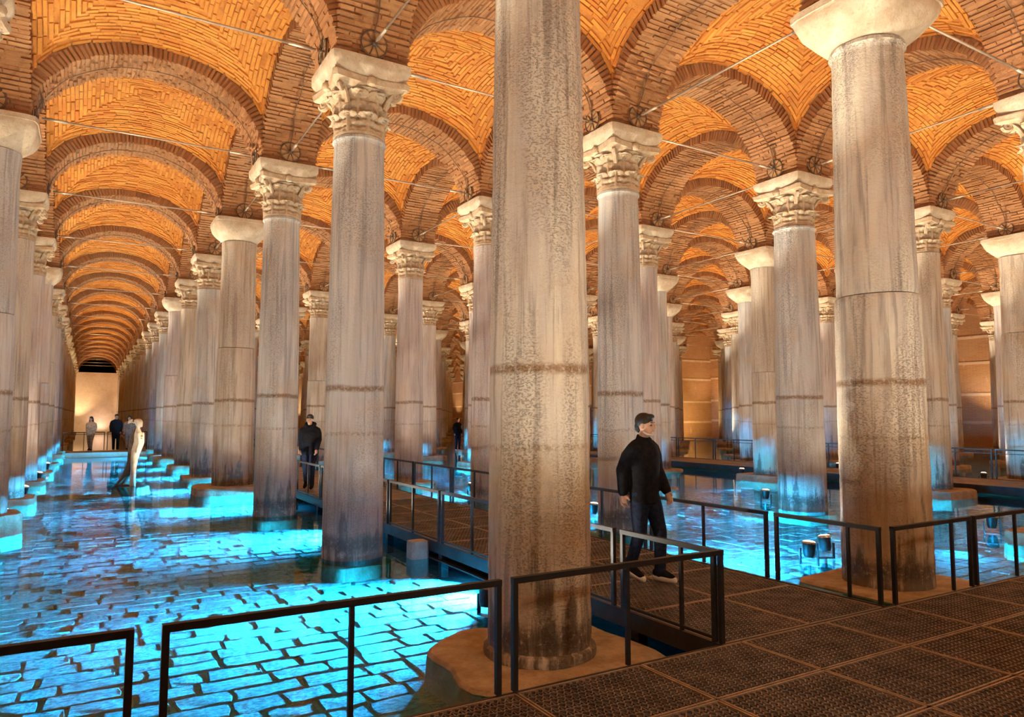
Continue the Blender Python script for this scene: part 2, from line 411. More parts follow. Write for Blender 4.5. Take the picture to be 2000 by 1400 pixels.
# equal arc-length angles
_t = np.linspace(0, PI, 2001); _x = AA * np.cos(_t); _z = RISE * np.sin(_t)
_s = np.concatenate([[0], np.cumsum(np.hypot(np.diff(_x), np.diff(_z)))])
NCOUR = int(_s[-1] / 0.078)
TC = np.interp(np.linspace(0, _s[-1], NCOUR + 1), _s, _t)
def voussoirs(seed):
    """bricks of one arch, spanning local x, width along y: list of 8-corner boxes"""
    r = random.Random(seed); out = []
    for i in range(NCOUR):
        t0, t1 = TC[i], TC[i + 1]; g = (t1 - t0) * .2
        t0 += g * r.uniform(.6, 1.3); t1 -= g * r.uniform(.6, 1.3)
        cuts = [-HA, -HA + r.uniform(.26, .42), HA - r.uniform(.26, .42), HA]
        if i % 2: cuts = [-HA, -HA + r.uniform(.15, .24), r.uniform(-.08, .08), HA - r.uniform(.15, .24), HA]
        for j in range(len(cuts) - 1):
            y0, y1 = cuts[j] + .010, cuts[j + 1] - .010
            if j == 0: y0 -= r.uniform(.0, .03)
            if j == len(cuts) - 2: y1 += r.uniform(.0, .03)
            d = r.uniform(-.018, .022)
            out.append((t0, t1, y0, y1, d, .24 + r.uniform(-.03, .03), r.random()))
    return out
def vcorners(t0, t1, y0, y1, d, dep):
    c = []
    for rad in (d - 0.0, dep):
        for tt, yy in ((t0, y0), (t1, y0), (t1, y1), (t0, y1)):
            x, z = ell(tt); nx, nz = ellnorm(tt)
            c.append((x + nx * rad, yy, z + nz * rad))
    return c
def arch_mesh(seed):
    b = MB()
    for (t0, t1, y0, y1, d, dep, tone) in voussoirs(seed): b.quadbox(vcorners(t0, t1, y0, y1, d, dep), tone)
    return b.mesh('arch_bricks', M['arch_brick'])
def arch_body():
    b = MB(); n = 40; e = .022; h = HA - .02; top = ZS + 2.6
    ts = [PI * i / n for i in range(n + 1)]
    lo = []; hi = []
    for t in ts:
        x, z = ell(t); nx, nz = ellnorm(t); lo.append((x + nx * e, z + nz * e))
    for sgn in (-1, 1):
        k = len(b.v)
        b.v += [(x, sgn * h, z) for x, z in lo] + [(x, sgn * h, top) for x, z in lo]
        for i in range(n):
            q = (k + i, k + i + 1, k + n + 2 + i, k + n + 1 + i); b.f.append(q if sgn < 0 else q[::-1]); b.tone.append(0); b.mi.append(0)
    k = len(b.v); b.v += [(x, -h, z) for x, z in lo] + [(x, h, z) for x, z in lo]
    for i in range(n): b.f.append((k + i, k + n + 1 + i, k + n + 2 + i, k + i + 1)); b.tone.append(0); b.mi.append(0)
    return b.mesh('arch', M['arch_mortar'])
ARCHB = [arch_mesh(s) for s in (1, 2, 3)]; ARCH = arch_body()
def cable_mesh():
    b = MB(); pts = []
    for i in range(31):
        t = .03 + (PI - .06) * i / 30; x, z = ell(t); nx, nz = ellnorm(t); pts.append((x - nx * .02, .02 * math.sin(i * 1.3), z - nz * .02))
    b.tube(pts, .008, 5); return b.mesh('cable', M['cable'])
CABLE = cable_mesh()
# vault web
def webz(x, y):
    m, mx = min(abs(x), abs(y)), max(abs(x), abs(y))
    return ZW + BW * math.sqrt(max(0, 1 - (m / AA) ** 2)) + DOME * (1 - (mx / AA) ** 2)
_tm = np.linspace(0, PI / 2, 600); _sm = np.concatenate([[0], np.cumsum(np.hypot(np.diff(AA * np.sin(_tm)), np.diff(BW * np.cos(_tm))))])
def m_at(s): return AA * math.sin(np.interp(s, _sm, _tm))
def s_at(m): return float(np.interp(math.asin(min(1, max(0, m / AA))), _tm, _sm))
def webpt(sec, m, Mx, off):
    """sector 0: +y side, rotated by 90 degrees for the others"""
    mm = max(-.9995 * AA, min(.9995 * AA, m))
    z = ZW + BW * math.sqrt(1 - (mm / AA) ** 2) + DOME * (1 - (Mx / AA) ** 2)
    dzm = -BW * mm / (AA ** 2 * math.sqrt(1 - (mm / AA) ** 2)); dzM = -2 * DOME * Mx / AA ** 2
    n = Vector((-dzm, -dzM, 1)).normalized()
    p = Vector((m, Mx, z)) - n * off
    for _ in range(sec): p = Vector((-p.y, p.x, p.z))
    return p
def web_bricks(seed):
    r = random.Random(seed); b = MB(); pitch = .078
    for sec in range(4):
        Mx = AA + .02; i = 0
        while Mx > .12:
            M0, M1 = Mx - pitch + .010, Mx - .010
            M0 += r.uniform(-.006, .006)
            S = s_at(min(AA, Mx - pitch / 2)); s = -S + r.uniform(-.02, .02) + (0.0)
            ends = [-S]
            q = -S + r.uniform(.10, .36)
            while q < S - .08: ends.append(q); q += r.uniform(.27, .40)
            ends.append(S)
            for a, c in zip(ends[:-1], ends[1:]):
                ma = math.copysign(m_at(abs(a)), a); mc = math.copysign(m_at(abs(c)), c)
                sh = .012 if abs(a) < abs(c) else .012
                ma += .010; mc -= .010
                if mc - ma < .004: continue
                o1 = r.uniform(.004, .034)
                if r.random() < .08: o1 = -.02
                low = [webpt(sec, m, mq, o1) for m, mq in ((ma, M0), (mc, M0), (mc, M1), (ma, M1))]
                hi = [webpt(sec, m, mq, -.04) for m, mq in ((ma, M0), (mc, M0), (mc, M1), (ma, M1))]
                b.quadbox(low + hi, r.random())
            Mx -= pitch; i += 1
    return b.mesh('web_bricks', M['brick'])
def web_body():
    b = MB(); n = 44; g = [AA * 1.012 * math.sin(PI / 2 * (2 * i / n - 1)) for i in range(n + 1)]
    for y in g:
        for x in g:
            xx, yy = max(-AA, min(AA, x)), max(-AA, min(AA, y)); b.v.append((x, y, webz(xx, yy) + .006))
    for j in range(n):
        for i in range(n):
            a = j * (n + 1) + i; b.f.append((a, a + n + 1, a + n + 2, a + 1)); b.tone.append(0); b.mi.append(0)
    return b.mesh('vault', M['mortar'])
WEBB = [web_bricks(s) for s in (11, 12)]; WEB = web_body()
def pier_mesh():
    b = MB(); b.box((0, 0, ZS + 1.3), (2 * HA - .04, 2 * HA - .04, 2.6))
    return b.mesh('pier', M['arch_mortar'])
PIER = pier_mesh()
UNIT = []
for s in range(4):
    r = random.Random(40 + s); b = MB()
    b.quadbox([(x + r.uniform(-.06, .06), y + r.uniform(-.03, .03), z + r.uniform(-.1, .1)) for x, y, z in
               ((-.5, -.5, -.5), (.5, -.5, -.5), (.5, .5, -.5), (-.5, .5, -.5), (-.5, -.5, .5), (.5, -.5, .5), (.5, .5, .5), (-.5, .5, .5))], .15 + .22 * s)
    UNIT.append(b.mesh('brick', M['arch_brick']))
def brick_objects(parent_obj, mw, seed, limit):
    n = 0
    for (t0, t1, y0, y1, d, dep, tone) in voussoirs(seed):
        if n >= limit: break
        tm = (t0 + t1) / 2; x, z = ell(tm); nx, nz = ellnorm(tm)
        x0, z0 = ell(t0); x1, z1 = ell(t1); th = math.hypot(x1 - x0, z1 - z0)
        rad = (d + dep) / 2
        o = obj('brick', UNIT[n % 4], parent_obj)
        tv = Vector((x1 - x0, 0, z1 - z0)).normalized(); nv = Vector((nx, 0, nz)); yv = Vector((0, 1, 0))
        R = Matrix((tv, yv, nv)).transposed().to_4x4()
        o.matrix_basis = Matrix.Translation((x + nx * rad, (y0 + y1) / 2, z + nz * rad)) @ R @ Matrix.Diagonal((th, y1 - y0, dep - d, 1))
        n += 1
    return n
bricks_left = 300
single = {('y', 1, 0), ('x', -1, 2)}                    # arches whose bricks are laid one by one
def add_arch(kind, r, k):
    """kind x: spans column r to r+1 on line k; kind y: spans k to k+1 on row r"""
    global bricks_left
    c = ((r + .5) * G, k * G, 0) if kind == 'x' else (r * G, (k + .5) * G, 0)
    rz = 0.0 if kind == 'x' else PI / 2
    a = obj('arch', ARCH, ceiling, c, rz)
    if (kind, r, k) in single:
        n = brick_objects(a, None, 5 + r, bricks_left); bricks_left -= n
        rest = voussoirs(5 + r)[n:]
        if rest:
            bb = MB()
            for (t0, t1, y0, y1, d, dep, tone) in rest: bb.quadbox(vcorners(t0, t1, y0, y1, d, dep), tone)
            tag(bb.build('arch_brickwork', M['arch_brick'], a), kind='stuff')
    else:
        tag(obj('arch_brickwork', ARCHB[(r * 7 + k * 3) % 3], a), kind='stuff')
    obj('cable', CABLE, a)
rows = range(R0, R1 + 1); ks = range(K0, K1 + 1)
for r in range(-3, 9):
    for k in range(-2, 20):
        X, Y = r * G, k * G
        far = px(((r + .5) * G, (k + .5) * G, 8.5))
        # bays
        if r >= R0 - 1 and r <= 8:
            v = obj('vault', WEB, ceiling, ((r + .5) * G, (k + .5) * G, 0))
            if far[2] > -3: tag(obj('web_brickwork', WEBB[(r + k) % 2], v, None, PI / 2 * ((r * 3 + k) % 4)), kind='stuff')
        add_arch('x', r, k); add_arch('y', r, k)
        obj('pier', PIER, ceiling, (X, Y, 0))

# ================================================================== COLUMNS
def shaft_rings(z0, z1, rb, rt, n, step, rough, seed, foot=False, neck=True, flare=None):
    nz = max(2, int((z1 - z0) / step)); out = []
    for i in range(nz + 1):
        z = z0 + (z1 - z0) * i / nz; q = z / 6.0
        r = rb + (rt - rb) * (0.25 * q + 0.75 * q * q) if q > 0 else rb
        if neck and z > z1 - .07: r += .028
        if foot and z < z0 + .10: r += .03
        if z - z0 < .012 or z1 - z < .012: r -= .008
        ring = []
        for j in range(n):
            a = 2 * PI * j / n; d = 0.0
            if rough:
                p = Vector((math.cos(a) * r, math.sin(a) * r, z)); d = rough * (mnoise.noise(p * 6 + Vector((seed, 0, 0))) * .9 + mnoise.noise(p * 19 + Vector((seed, 5, 0))) * .7 + .6 * mnoise.noise(p * 1.7))
            ring.append(((r + d) * math.cos(a), (r + d) * math.sin(a), z))
        out.append(ring)
    return out
def shaft_mesh(z0, z1, m, n=40, step=.35, rough=0.0, seed=0, rb=.415, rt=.352, foot=False, neck=True):
    b = MB(); b.rings(shaft_rings(z0, z1, rb, rt, n, step, rough, seed, foot, neck))
    return smooth_by_angle(b.mesh('shaft', m), 40)
ZC, ZP = 5.86, 6.36                      # top of shaft under a leafy / a plain capital
SH = {}
for mn in 'bcd':
    SH[mn, 0] = shaft_mesh(-.3, ZC, M['marble_' + mn]); SH[mn, 1] = shaft_mesh(-.3, ZP, M['marble_' + mn])
# --- leafy capital
def leaf_mesh(h, wid, curl):
    """acanthus leaf: lobed outline, raised midrib, drilled eyes between the lobes, tip curling out and over"""
    b = MB(); nu, nv = 12, 20; top = []; back = []
    for v in range(nv + 1):
        tv = v / nv; ph = abs(math.sin(tv * PI * 3.2 + .25))
        wv = wid * (.72 + .38 * ph) * (1.0 - .18 * tv) * (1 if tv < .86 else max(.12, 1 - ((tv - .86) / .14) ** 2))
        q = max(0.0, (tv - .60) / .40)
        out = .015 + .03 * tv + curl * q ** 1.5
        zz = h * (tv / .84 if tv < .84 else 1 - .55 * (tv - .84)) if True else 0
        zz = min(zz, h * (1 - .35 * max(0, tv - .84)))
        rt, rb = [], []
        for u in range(nu + 1):
            tu = 2 * u / nu - 1; au = abs(tu)
            rel = .030 * math.exp(-(tu / .16) ** 2) + .020 * math.exp(-((au - .58) / .16) ** 2)
            rel += .028 * (ph - .6) * au * au
            hole = .055 if (ph < .30 and .25 < au < .80) else 0.0
            if .66 < tv < .78 and .1 < au < .3: hole = .04
            bend = -.28 * wid * tu * tu * (1 - .5 * q)
            rt.append((tu * wv, out + rel + bend - hole, zz)); rb.append((tu * wv * .95, out + bend - .05, zz - .012))
        top.append(rt); back.append(rb)
    base = len(b.v)
    for rr in (top, back):
        for row in rr: b.v += row
    W = nu + 1; off = (nv + 1) * W
    for v in range(nv):
        for u in range(nu):
            a = v * W + u
            b.f.append((a, a + W, a + W + 1, a + 1)); b.f.append((off + a, off + a + 1, off + a + W + 1, off + a + W))
    for v in range(nv):
        for u, fl in ((0, False), (nu, True)):
            a = v * W + u; q = (a, off + a, off + a + W, a + W); b.f.append(q[::-1] if fl else q)
    for u in range(nu):
        a = nv * W + u; b.f.append((a, off + a, off + a + 1, a + 1))
    b.tone = [0] * len(b.f); b.mi = [0] * len(b.f)
    return b
LEAF_LO, LEAF_UP = leaf_mesh(.29, .150, .10), leaf_mesh(.39, .165, .14)
LEAF_LO_ME, LEAF_UP_ME = LEAF_LO.mesh('leaf', M['capital'], True), LEAF_UP.mesh('leaf', M['capital'], True)
CH = .80                                  # capital height
def concave_square(half, dep, cut, n=7):
    pts = []
    for s in range(4):
        a = s * PI / 2
        for i in range(n):
            t = i / (n - 1) * 2 - 1
            x = t * (half - cut); y = -(half - dep * (1 - t * t))
            pts.append((x * math.cos(a) - y * math.sin(a), x * math.sin(a) + y * math.cos(a)))
    return pts
def capital_body(withleaves):
    b = MB()
    b.lathe([(.35, 0), (.375, .02), (.375, .05), (.335, .07), (.322, .30), (.335, .48), (.40, .62), (.46, .66)], 32)
    for zz0, zz1, h0, h1 in ((.66, .70, .47, .53), (.70, .78, .55, .565), (.78, CH, .55, .55)):
        b.rings([[(x, y, zz0) for x, y in concave_square(h0, .07, .05)], [(x, y, zz1) for x, y in concave_square(h1, .07, .05)]])
    for s in range(4):                      # corner volutes and central bosses
        a = PI / 4 + s * PI / 2; c, sn = math.cos(a), math.sin(a)
        pts = []
        for i in range(26):
            t = i / 25; ang = t * 3.4 * PI; rr = .065 * (1 - .8 * t)
            pts.append(((.585 + rr * math.cos(ang)) * c, (.585 + rr * math.cos(ang)) * sn, .625 - rr * math.sin(ang)))
        b.tube(pts, .034, 6)
        b.tube([(.38 * c, .38 * sn, .46), (.45 * c, .45 * sn, .59), (.56 * c, .56 * sn, .68)], [.04, .035, .04], 6)
        a = s * PI / 2; c, sn = math.cos(a), math.sin(a)
        b.lathe([(.0, -.01), (.055, .01), (.075, .06), (.06, .11), (.0, .125)], 10, (.49 * c, .49 * sn, .67), False)
    if withleaves:
        for L, z0, ph, rr in ((LEAF_LO, .03, 0, .335), (LEAF_UP, .24, PI / 8, .335)):
            for q in range(8):
                a = ph + q * PI / 4; k = len(b.v)
                for x, y, z in L.v:
                    xx, yy = x, rr + y
                    b.v.append((xx * math.cos(a) - yy * math.sin(a), xx * math.sin(a) + yy * math.cos(a), z + z0))
                b.f += [tuple(k + i for i in f) for f in L.f]; b.tone += [0] * len(L.f); b.mi += [0] * len(L.f)
    return smooth_by_angle(b.mesh('capital', M['capital']), 40)
CAP_FULL, CAP_BARE = capital_body(True), capital_body(False)
def superring(half, ex, z, n=40, rot=0):
    out = []
    for j in range(n):
        a = 2 * PI * j / n; c, s = math.cos(a), math.sin(a)
        k = (abs(c) ** ex + abs(s) ** ex) ** (-1 / ex); out.append((half * k * c, half * k * s, z))
    return out
def plain_capital(seed, h, lip, hw=.60):
    b = MB(); prof = []
    for i in range(13):
        t = i / 12; half = .365 + (hw - .365) * math.sin(t * PI / 2) ** .9; ex = 2 + 7 * t ** 1.3
        ring = superring(half, ex, h * t)
        prof.append([(x + .012 * mnoise.noise(Vector((x * 4, y * 4, seed + t * 3))), y + .012 * mnoise.noise(Vector((y * 4, x * 4, seed - t * 3))), z) for x, y, z in ring])
    prof.append(superring(hw + .012, 10, h + .005)); prof.append(superring(hw + .012, 10, h + lip)); 
    b.rings(prof); return smooth_by_angle(b.mesh('capital', M['impost']), 50)
PLAIN = [plain_capital(s, .45, .09) for s in (1, 7)]
def impost_mesh(seed):
    b = MB(); h = ZS - ZC - CH; r = []
    for t, half in ((0, .50), (.06, .515), (.45, .57), (.55, .585), (1.0, .59)):
        ring = superring(half, 18, h * t, 64)
        r.append([(x, y, z + (.025 * mnoise.noise(Vector((x * 3, y * 3, seed))) if 0 < t < 1 else 0)) for x, y, z in ring])
    b.rings(r); return smooth_by_angle(b.mesh('impost_block', M['impost']), 40)
IMP = [impost_mesh(s) for s in (1, 4, 9)]
def slab_mesh(name, hx, hy, h, seed, ex=7, wob=.05):
    b = MB(); n = 36
    def ring(k, z): 
        out = []
        for x, y, zz in superring(1, ex, z, n):
            w_ = 1 + wob * mnoise.noise(Vector((x * 1.6, y * 1.6, seed)))
            out.append((x * hx * k * w_, y * hy * k * w_, zz + .012 * mnoise.noise(Vector((x * 2, y * 2, seed + 4))) * (1 if z > -.2 else 0)))
        return out
    b.rings([ring(1.03, -.35), ring(1.0, h - .03), ring(.965, h), ring(.5, h + .004)])
    return smooth_by_angle(b.mesh(name, M['plinth']), 40)
SLAB = [slab_mesh('plinth', .62, .62, .10, 3), slab_mesh('plinth', .70, .62, .03, 5), slab_mesh('plinth', .66, .70, .16, 8), slab_mesh('plinth', .5, .5, -.10, 11, 5)]
TORUS = None
b = MB(); b.lathe([(.40, .0), (.455, .0), (.462, .03), (.455, .07), (.435, .085), (.42, .09)], 40); TORUS = smooth_by_angle(b.mesh('base_ring', M['marble_a']), 40)

# (row, k): capital, marble, girth, joint height, plinth index
SPEC = {(-1, 1): ('leafy', 'c', 1.0, None, 0), (0, 0): ('leafy', 'a', 1.02, None, 'A0'), (0, 1): ('leafy', 'b', 1.0, None, 3), (0, 2): ('leafy', 'b', .97, None, 3), (0, 3): ('plain', 'c', 1.18, 3.62, 'A3'),
        (0, 4): ('leafy', 'b', 1.1, None, 1), (0, 5): ('leafy', 'c', 1.05, None, 0), (0, 6): ('plain', 'd', 1.1, 3.6, 2), (0, 7): ('leafy', 'b', 1.0, None, 1),
        (1, 0): ('plain', 'a', 1.15, 3.31, 'B0'), (1, 1): ('leafy', 'b', .99, None, 3), (1, 2): ('leafy', 'd', 1.0, None, 3), (1, 3): ('leafy', 'd', .98, None, 1),
        (1, 4): ('plain', 'c', 1.0, None, 2), (2, 0): ('leafy', 'c', 1.1, None, 2), (2, 1): ('leafy', 'b', 1.15, None, 3), (2, 2): ('leafy', 'd', .95, None, 1), (3, 1): ('leafy', 'c', 1.05, None, 2), (3, 2): ('plain', 'c', 1.1, 3.2, 2),
        (4, 1): ('plain', 'c', 1.25, 4.2, 2), (4, 2): ('leafy', 'c', 1.0, None, 0), (5, 2): ('leafy', 'b', 1.0, None, 0), (5, 3): ('leafy', 'd', 1.0, None, 1),
        (-1, 2): ('plain', 'b', 1.12, 3.6, 'Z2'), (-1, 3): ('leafy', 'c', 1.0, None, 0), (-1, 4): ('leafy', 'd', 1.0, None, 0), (-1, 5): ('plain', 'd', 1.05, 3.0, 1)}
JOINT = {}
def plural_label(r, k, kind):
    cap = 'leafy carved capital' if kind == 'leafy' else 'smooth bowl shaped capital'
    if (r, k) == (0, 0): return 'thick pitted marble column with brown stains behind the front railing'
    if (r, k) == (1, 0): return 'broad jointed marble column with bowl shaped capital beside the railing corner'
    return 'marble column with %s, %s in %s' % (cap, ORD[k + 1], rowname(r))
DRUMS = {}
columns = {}
for r in rows:
    for k in range(0, K1 + 1):
        X, Y = r * G, k * G
        p = px((X, Y, 3))
        if p[2] < 1 or not (-330 < p[0] < 2330): continue
        if r <= -2 and k < 3: continue
        kind, mn, girth, joint, pl = SPEC.get((r, k), (None,) * 5)
        if kind is None:
            q = random.Random(r * 131 + k * 17); kind = 'plain' if q.random() < .33 else 'leafy'
            mn = q.choice('bccdd'); girth = q.uniform(.92, 1.12); joint = q.choice([None, None, None, 3.3, 4.0]); pl = q.choice([0, 0, 1, 2])
        t = thing('marble_column', plural_label(r, k, kind), 'column', (X, Y, 0), 0, 'marble columns of the cistern'); t['kind'] = 'thing'; columns[r, k] = t
        ztop = ZC if kind == 'leafy' else ZP
        near = (r, k) in ((0, 0), (0, 1), (1, 0), (1, 1), (0, 2), (2, 1))
        gsc = (girth, girth, 1); rot = random.uniform(0, 6.28)
        mm = M['marble_' + mn]
        if joint:
            key = (mn, kind, joint, near)
            if key not in DRUMS:
                kw = dict(n=88, step=.045, rough=.006, seed=r * 3.1 + k) if near else {}
                DRUMS[key] = (shaft_mesh(-.3, joint - .006, mm, rb=.42, rt=.368, neck=False, **kw), shaft_mesh(joint + .006, ztop, mm, rb=.405, rt=.352, **kw))
                DRUMS[key][0].name = 'lower_drum'; DRUMS[key][1].name = 'upper_drum'
            obj('lower_drum', DRUMS[key][0], t, None, rot, gsc); obj('upper_drum', DRUMS[key][1], t, None, rot, gsc)
        elif near:
            obj('shaft', shaft_mesh(.02 if (r, k) == (0, 0) else -.3, ztop, mm, 96, .04, .0055 if mn == 'a' else .0025, r * 3.3 + k), t, None, 0, gsc)
        else:
            obj('shaft', SH[mn if mn != 'a' else 'b', 0 if kind == 'leafy' else 1], t, None, rot, gsc)
        cg = (1 + (girth - 1) * .5,) * 2 + (1,)
        if kind == 'leafy':
            if p[2] < 24 and (r, k) != (0, 0):
                c = obj('capital', CAP_BARE, t, (0, 0, ZC), 0, cg)
                for L, z0, ph, rr in ((LEAF_LO_ME, .03, 0, .335), (LEAF_UP_ME, .24, PI / 8, .335)):
                    for q in range(8):
                        a = ph + q * PI / 4; obj('leaf', L, c, (-rr * math.sin(a), rr * math.cos(a), z0), a)
            else: obj('capital', CAP_FULL, t, (0, 0, ZC), 0, cg)
            obj('impost_block', IMP[(r + 2 * k) % 3], t, (0, 0, ZC + CH), 0, None)
        else:
            obj('capital', PLAIN[(r + k) % 2], t, (0, 0, ZP), 0, cg)
        if pl == 'A0':
            obj('plinth', slab_mesh('plinth', .84, .80, -.002, 21, 4, .16), t); obj('base_ring', TORUS, t)
        elif pl == 'B0': obj('plinth', slab_mesh('plinth', .86, .80, -.005, 27, 8, .05), t, (0.05, -.05, 0))
        elif pl == 'A3': obj('plinth', slab_mesh('plinth', .78, .74, .16, 29, 8, .06), t, (-.15, -.1, 0))
        elif pl == 'Z2': obj('plinth', slab_mesh('plinth', .68, .68, .30, 31, 2.4, .1), t)
        else: obj('plinth', SLAB[pl], t, None, PI / 2 * random.randint(0, 3) + random.uniform(-.06, .06), gsc)

# ================================================================== TIE RODS
RL = G - 2 * .66
b = MB(); b.tube([(-RL / 2, 0, 0), (RL / 2, 0, 0)], .017, 8); ROD = b.mesh('rod', M['steel'], True)
b = MB(); b.tube([(-.16, 0, 0), (.16, 0, 0)], .027, 8); SLEEVE = b.mesh('sleeve', M['steel'], True)
b = MB(); b.tube([(0, 0, 0), (.03, 0, 0)], .185, 28); DISC = b.mesh('anchor_plate', M['plate'])
b = MB(); b.tube([(.035, .19 * math.cos(2 * PI * i / 28), .19 * math.sin(2 * PI * i / 28)) for i in range(29)], .011, 6, False); RIM = b.mesh('rim', M['iron'], True)
b = MB(); b.tube([(.04, 0, .02), (.04, 0, .188)], .008, 5); SPOKE = b.mesh('spoke', M['iron'])
b = MB()
for q in range(9):
    a = 2 * PI * q / 9; b.tube([(.04, .02 * math.cos(a), .02 * math.sin(a)), (.04, .188 * math.cos(a), .188 * math.sin(a))], .008, 4)
SPOKES = b.mesh('spokes', M['iron'])
b = MB(); b.tube([(0, 0, 0), (.08, 0, 0)], .035, 10); HUB = b.mesh('hub', M['iron'], True)
ROD_Z = ZS + .20
nrod = 0
for r in range(-2, 8):
    for k in range(0, 18):
        for kind in 'xy':
            c = ((r + .5) * G, k * G, ROD_Z) if kind == 'x' else (r * G, (k + .5) * G, ROD_Z)
            p = px(c)
            if p[2] < 1.5 or not (-250 < p[0] < 2250) or not (-350 < p[1] < 900): continue
            if p[2] > 62 and r not in (-1,): continue
            if r <= -2 and k > 8: continue
            a, bq = ((r, k), (r + 1, k)) if kind == 'x' else ((r, k), (r, k + 1))
            if kind == 'x':
                if r == -1: lab = 'iron tie rod across the blue aisle at its %s pair of columns' % ORD[k + 1]
                elif r == 0: lab = 'iron tie rod across the walkway aisle at its %s pair of columns' % ORD[k + 1]
                else: lab = 'iron tie rod from %s column in %s to next row' % (ORD[k + 1], rowname(r))
            else: lab = 'iron tie rod between %s and %s columns in %s' % (ORD[k + 1], ORD[k + 2], rowname(r))
            t = thing('tie_rod', lab, 'tie rod', c, 0 if kind == 'x' else PI / 2, 'iron tie rods between the arches'); nrod += 1
            obj('rod', ROD, t)
            for s in (-1, 1):
                if p[2] < 40: obj('sleeve', SLEEVE, t, (s * (RL / 2 - .22), 0, 0))
                aw = obj('anchor_plate', DISC, t, (s * (G / 2 - HA - .015), 0, .0), 0 if s < 0 else PI)
                if p[2] < 40: obj('rim', RIM, aw)
                if p[2] < 17:
                    for q in range(9):
                        o = obj('spoke', SPOKE, aw); o.rotation_euler = (2 * PI * q / 9, 0, 0)
                elif p[2] < 40: obj('spokes', SPOKES, aw)
                if p[2] < 40: obj('hub', HUB, aw)

# ================================================================== FLOODLIGHTS (warm) beside the columns
b = MB(); b.lathe([(.0, -.10), (.055, -.10), (.075, -.05), (.085, .06), (.092, .085)], 18, cap=False); LAMPB = smooth_by_angle(b.mesh('housing', M['lampbody']), 40)
b = MB(); b.lathe([(.094, .07), (.098, .10), (.086, .105)], 18, cap=False); LAMPR = b.mesh('lens_ring', M['chrome'], True)
b = MB(); b.lathe([(.084, .095), (.072, .11), (.045, .12), (.0, .125)], 18, cap=False); LAMPL = b.mesh('lens', M['lens'])
b = MB(); b.box((-.115, 0, -.09), (.016, .04, .20)); b.box((.115, 0, -.09), (.016, .04, .20)); b.box((0, 0, -.19), (.246, .04, .016)); b.box((0, 0, -.27), (.03, .03, .16)); b.box((0, 0, -.345), (.16, .16, .02))
YOKE = b.mesh('yoke', M['lampbody'])
def flood(x, y, z, target, watt, label=None, cone=105, fixture=True, col=None, rad=.03, tight=False, blend=1.0):
    d = (Vector(target) - Vector((x, y, z))).normalized(); q = d.to_track_quat('Z', 'Y')
    t = None
    if fixture:
        t = thing('floodlight', label or 'small black floodlight standing in the water beside a far column', 'floodlight', (x, y, z), 0, 'floodlights standing in the water')
        h = obj('housing', LAMPB, t); h.rotation_mode = 'QUATERNION'; h.rotation_quaternion = q
        obj('lens_ring', LAMPR, h); obj('lens', LAMPL, h)
        obj('yoke', YOKE, t, None, math.atan2(d.y, d.x) - PI / 2)
    L = bpy.data.lights.new('flood', 'SPOT'); L.energy = watt; L.color = col or LAMP_COL; L.spot_size = math.radians(cone); L.spot_blend = blend; L.shadow_soft_size = rad
    o = bpy.data.objects.new('flood_light', L); COL.objects.link(o); o.location = Vector((x, y, z)) + d * (.19 if not tight else .21)
    o.rotation_mode = 'QUATERNION'; o.rotation_quaternion = d.to_track_quat('-Z', 'Y')
    return t
for r in range(-2, 9):
    for k in range(-2, 19):
        X, Y = r * G, k * G
        jx = random.uniform(-.1, .15)
        x, y = X + .30 + jx, Y + 1.30
        if r == 0: x = X + .22
        if r == 1 and k == 0: x, y = 5.09, 1.27
        p = px((x, y, .15))
        fix = k >= 0 and p[2] > 2 and -60 < p[0] < 2060 and p[2] < 27
        lab = 'black floodlight in the water behind the %s column in %s' % (ORD[k + 1] if k >= 0 else 'first', rowname(r))
        zl = .13 if k >= 0 else .55                # unseen lamps added behind the viewpoint, raised clear of the deck
        flood(x, y, zl, (X + 1.7, Y + 1.7, 8.3), LAMP_W * (1.5 if r == -1 and k > 7 else 1), lab, 72, fix)
        if p[2] < 45: flood(x, y, zl, (X + 4.45, Y + .15, 6.7), SIDE_W, None, 19, False, (1.0, 0.86, 0.64))
        if p[2] < 32: flood(x, y, zl, (X + .9, Y + 1.6, 8.3), FILL_W * (1.6 if k < 0 else 1), None, 168, False, (1.0, 0.88, 0.70), blend=.3)  # added wide fill without a fixture, brightens the shafts
for x in (-3.4, -1.4): flood(x, 16.9 * G, .13, (-2.4, 18.5 * G, 4.0), 700, None, 120, False)  # added lamps without fixtures that brighten the end wall
flood(-1.9, YW - 1.5, .2, (-1.9, YW, 1.7), 150, None, 120, False, (1.0, 0.8, 0.7))  # added bare lamp for the low glow on the end wall
flood(7.6 * G, 6.9 * G, .3, (7.75 * G, 7.7 * G, 3.0), 900, None, 120, False, (1.0, 0.66, 0.25))  # added yellow lamp, no fixture, brightens the buttress
for y in (2.6, 4.1, 5.6): flood(8.05 * G, y * G, .3, (XW, (y + .3) * G, 5.0), 420, None, 130, False, (1.0, 0.66, 0.28))  # added washes, no fixtures, brighten the right wall
# bare lamps added behind the viewpoint to brighten the front columns low down
flood(.1, -5.6, 3.1, (.2, 0, .5), 210, None, 74, False, (1.0, 0.80, 0.55), .22)
flood(4.9, -5.4, 3.1, (4.8, 0, .8), 170, None, 74, False, (1.0, 0.80, 0.55), .22)
# lamps without fixtures, added to graze single shafts from behind
flood(4.5, 1.5, .2, (4.75, .2, 3.4), 700, None, 64, False, (1.0, 0.86, 0.66))
for r, k in ((5, 4), (5, 3), (4, 4)): flood(r * G - .7, k * G + 1.0, .2, (r * G, k * G, 3.6), 700, None, 64, False, (1.0, 0.86, 0.66))
flood(.22, 3 * G + 1.3, .13, (-2.13, 17.53, .95), 600, None, 34, False, (1.0, 0.84, 0.62))  # added spot without a fixture that brightens the statue
